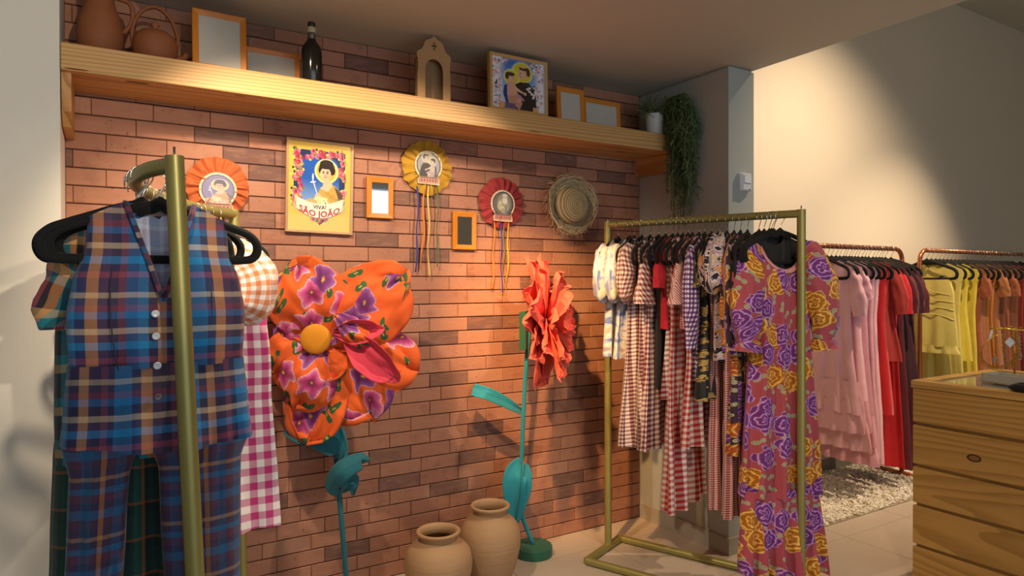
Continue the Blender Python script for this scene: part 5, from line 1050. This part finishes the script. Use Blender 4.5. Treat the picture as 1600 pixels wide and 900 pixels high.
# ------------------------------------------------------------------ drawer counter
m_cab = wood('pine_drawer', 'c79a52', '946a2c', 1, 46, .45, 11, 2.6, .6); m_cabt = wood('pine_top', 'd0a45e', '9c7030', 1, 26, .4, 8, 2.0, .6)
X0, X1, Y0, Y1, ZT = 3.325, 4.15, .40, 1.765, 1.0
cb = world_thing('drawer_counter', 'pine drawer counter with a glass display top', 'counter', ((X0+X1)/2, (Y0+Y1)/2, 0))
obj('carcass', MB().box(X0+.022, X1, Y0, Y1-.008, .05, .93), m_cab, cb, False)
obj('plinth', MB().box(X0+.05, X1, Y0, Y1-.02, 0, .05), plain('plinth_dark', '5a4022', .7), cb, False)
zd = [.968, .79, .589, .403, .205, .02]
kp = onX(1522, 716, X0)
for i in range(5):
    d = obj('drawer', MB().box(X0, X0+.022, Y0, Y1, zd[i+1]+.010, zd[i]-.006, .003), m_cab, cb, False)
    if i == 1:
        m = MB(); m.add([(X0-.0006, kp.y+.030*math.cos(a*PI/12), kp.z+.017*math.sin(a*PI/12)) for a in range(24)], [tuple(range(23, -1, -1))]); obj('knot', m, plain('knot_dark', '3a2410', .6), d, False, 'dark knot in the wood')
        m = MB(); m.add([(X0-.0009, kp.y+.022*math.cos(a*PI/12), kp.z+.011*math.sin(a*PI/12)) for a in range(24)], [tuple(range(23, -1, -1))]); obj('knot_core', m, plain('knot_core', '8a6434', .6), d, False)
m = MB(); b = .055
for x0, x1, y0, y1 in ((X0-.006, X0+b, Y0, Y1+.006), (X1-b, X1, Y0, Y1+.006), (X0+b, X1-b, Y1-b, Y1+.006), (X0+b, X1-b, Y0, Y0+b)): m.box(x0, x1, y0, y1, .965, ZT, .003)
obj('top_frame', m, m_cabt, cb, False)
gl = G('display_glass').out((.75, .8, .78), .03, 0., **{'Transmission Weight': .8, 'IOR': 1.5})
obj('display_bed', MB().box(X0+b, X1-b, Y0+b, Y1-b, .93, .955), plain('display_felt', '5a3a22', .8), cb, False)
obj('glass_top', MB().box(X0+b-.004, X1-b+.004, Y0+b-.004, Y1-b+.004, .985, .993), gl, cb, False)
# jewellery on the counter
m_au = plain('gold_metal', 'd8a94a', .22, 1., var=.1); m_ag = plain('silver_metal', 'cfcfd2', .18, 1., var=.08); m_tag = plain('white_card_tag', 'e6e4de', .7)
jc = 3.3; JA = _r; JB = Vector((0, 0, 1)); JN = Vector((-math.sin(YAW), -math.cos(YAW), 0))
def J(px, py, n=0.): return ray(px, py)*(jc/ray(px, py).dot(_f))+Vector((0, 0, EYE))+JN*n
jb = J(1585, 590); js = world_thing('jewellery_stand', 'gold T-bar jewellery stand on the drawer counter', 'jewellery stand', (jb.x, jb.y, ZT))
obj('bar', MB().tube([J(1546, 513), J(1660, 519)], .005, 10), m_au, js); obj('post', MB().tube([(jb.x, jb.y, ZT+.01), Vector((jb.x, jb.y, J(1585, 515).z))], .004, 10), m_au, js)
obj('base', MB().lathe([(.001, 0), (.055, 0), (.057, .004), (.05, .010), (.001, .012)], 32, (jb.x, jb.y, ZT-.007)), m_au, js)
q = random.Random(17); m = MB()
def bead(m, p, r, sq=1.): m.add([Vector(p)+Vector((v.x*r, v.y*r, v.z*r*sq)) for v in ICO], ICF)
for k in range(14): bead(m, J(1550+k*7.5, 512.5+q.uniform(-2, 1.5)), q.uniform(.005, .008))
obj('bar_beads', m, m_au, js)
hp = J(1555, 547, .03); R = .088
nk_ = world_thing('hoop_necklace', 'gold hoop choker with a beaded lower half hanging on the stand', 'necklace', tuple(hp-Vector((0, 0, R))))
tl = .25; ring = lambda a, r=R: hp+JA*(r*math.cos(a))+JB*(r*.92*math.sin(a))+JN*(.02*math.sin(a))
obj('wire', MB().tube([ring(2*PI*k/60) for k in range(60)], .0016, 6, closed=True), m_au, nk_); m = MB()
for k in range(34): a = PI*1.03+PI*.97*k/33; bead(m, ring(a), .0042); bead(m, ring(a, R+.008), .0036); bead(m, ring(a, R+.0155), .003, 1.5)
obj('beads', m, m_au, nk_, False)
obj('price_tag', MB().add([J(1541+x, 522+y, .03+d) for d in (0, .001) for x, y in ((-3, 7), (1, 7), (4, -7), (0, -7))], [(0, 1, 2, 3), (7, 6, 5, 4)]+[(i, 4+i, 4+(i+1) % 4, (i+1) % 4) for i in range(4)]), m_tag, nk_, False) # o.data.transform(Matrix.Translation(J(1541, 522, .03)) @ Matrix.Rotation(-YAW-.0, 4, 'Z') @ Matrix.Rotation(.3, 4, 'Y')); o.data.transform(Matrix.Translation(-Vector(OFF[nk_.name]))); o.data.transform(Matrix.Translation(Vector((OFF[nk_.name]))))
def pendant(px, y0, y1, mat, lab, tagp=None, big=0., n_=.02):
    t = world_thing('pendant', lab, 'necklace', tuple(J(px, y1, n_))); m = MB(); k = int((y1-y0)/2.2)
    for i in range(k): bead(m, J(px+1.2*math.sin(i*2.1), lerp(y0, y1-8*big, i/k), n_), q.uniform(.0028, .0048))
    obj('chain', m, mat, t, False); m = MB()
    if big: bead(m, J(px, y1-6, n_), .010*big, 1.6)
    for i in range(7): bead(m, J(px+4*big*math.cos(i*.9), y1-4+5*math.sin(i*.9), n_), .004)
    obj('drop', m, m_ag if big else mat, t, False)
    if tagp:
        m = MB(); c = J(*tagp, n_+.01); s = .026; m.add([c+JA*(s*x)+JB*(s*z)+JN*d for d in (0, .001) for x, z in ((0, -1), (1, 0), (0, 1), (-1, 0))], [(0, 1, 2, 3), (7, 6, 5, 4)]+[(i, 4+i, 4+(i+1) % 4, (i+1) % 4) for i in range(4)]); obj('price_tag', m, m_tag, t, False)
pendant(1551, 517, 566, m_au, 'gold chain pendant with an oval silver stone inside the hoop', None, 1.)
pendant(1564, 530, 562, m_au, 'short gold filigree pendant behind the hoop choker', None, 0.)
pendant(1577, 517, 572, m_au, 'gold chain pendant with a pale diamond-shaped tag', (1571, 534), 0.)
pendant(1558, 517, 548, m_au, 'short gold chain beside the oval pendant', None, 0., .04); pendant(1583, 518, 556, m_au, 'gold link chain right of the diamond tag', None, 0., .035)
pendant(1589, 520, 560, m_ag, 'silver chain pendant beside the gold ones', None, .8); pendant(1600, 522, 578, m_ag, 'silver statement necklace at the right photo edge', None, 1.2)
c0, c1 = onZ(1534, 596, ZT), onZ(1640, 612, ZT); d = Vector((c1.x-c0.x, c1.y-c0.y, 0)).normalized(); pn_ = Vector((-d.y, d.x, 0))
m = MB()
def obox(m, o, d, p, l, w, z0, z1): m.add([o+d*a+p*b+Vector((0, 0, z-o.z)) for z in (z0, z1) for a, b in ((0, 0), (l, 0), (l, w), (0, w))], [(3, 2, 1, 0), (4, 5, 6, 7), (0, 1, 5, 4), (1, 2, 6, 5), (2, 3, 7, 6), (3, 0, 4, 7)])
L_, Wd_ = .34, .10; obox(m, c0, d, pn_, L_, .004, ZT-.007+.007, ZT+.042); obox(m, c0+pn_*(Wd_-.004), d, pn_, L_, .004, ZT, ZT+.042); obox(m, c0, d, pn_, .004, Wd_, ZT, ZT+.042); obox(m, c0+d*(L_-.004), d, pn_, .004, Wd_, ZT, ZT+.042); obox(m, c0, d, pn_, L_, Wd_, ZT, ZT+.004)
single('acrylic_tray', m, plain('frosted_acrylic', 'b9bab2', .25, var=.03), 'frosted clear tray lying on the glass counter top', 'tray', tuple(c0), smooth=False)
pc = onZ(1606, 613, ZT); m = MB(); m.grid(lambda u, v: (pc.x+.05*math.cos(2*PI*u)*math.sin(PI*v)*(1+.15*nz(u*6, v*4)), pc.y+.07*math.sin(2*PI*u)*math.sin(PI*v), ZT-.006+.022*(1-math.cos(PI*v))*(1+.2*nz(u*5, v*5, 2))), 24, 14)
single('pouch', m, m_velvet, 'black cloth pouch at the right edge of the counter', 'pouch', (pc.x, pc.y, ZT))
# spot lamps on a ceiling track (the sources of the warm light)
m_lampb = plain('lamp_black', '1a1a1a', .5)
for i, (n_, loc, aim, *_r_) in enumerate(SPOTS):
    L0 = Vector(loc); dv = (Vector(aim)-L0).normalized(); zc = 2.645 if (loc[0] < 3.07 and loc[1] > -.4) else 4.04
    t = world_thing('spot_lamp', 'black ceiling spot lamp aimed at %s' % ('the jars', 'the orange flower', 'the white wall on the left', 'the cream wall', 'the brown clothes', 'the coral flower', 'the rose dress')[i], 'lamp', (L0.x, L0.y, zc))
    b0 = L0-dv*.03; a = dv.orthogonal().normalized(); b_ = dv.cross(a); m = MB(); rs = []
    for r, dd in ((.034, .02), (.036, .02), (.036, -.10), (.02, -.115), (.001, -.116)): rs.append([b0+dv*dd+a*(r*math.cos(k*PI/10))+b_*(r*math.sin(k*PI/10)) for k in range(20)])
    m.loft(rs); obj('lamp_head', m, m_lampb, t); obj('stalk', MB().tube([b0-dv*.06, (b0.x-dv.x*.06, b0.y-dv.y*.06, zc)], .006, 8), m_lampb, t)
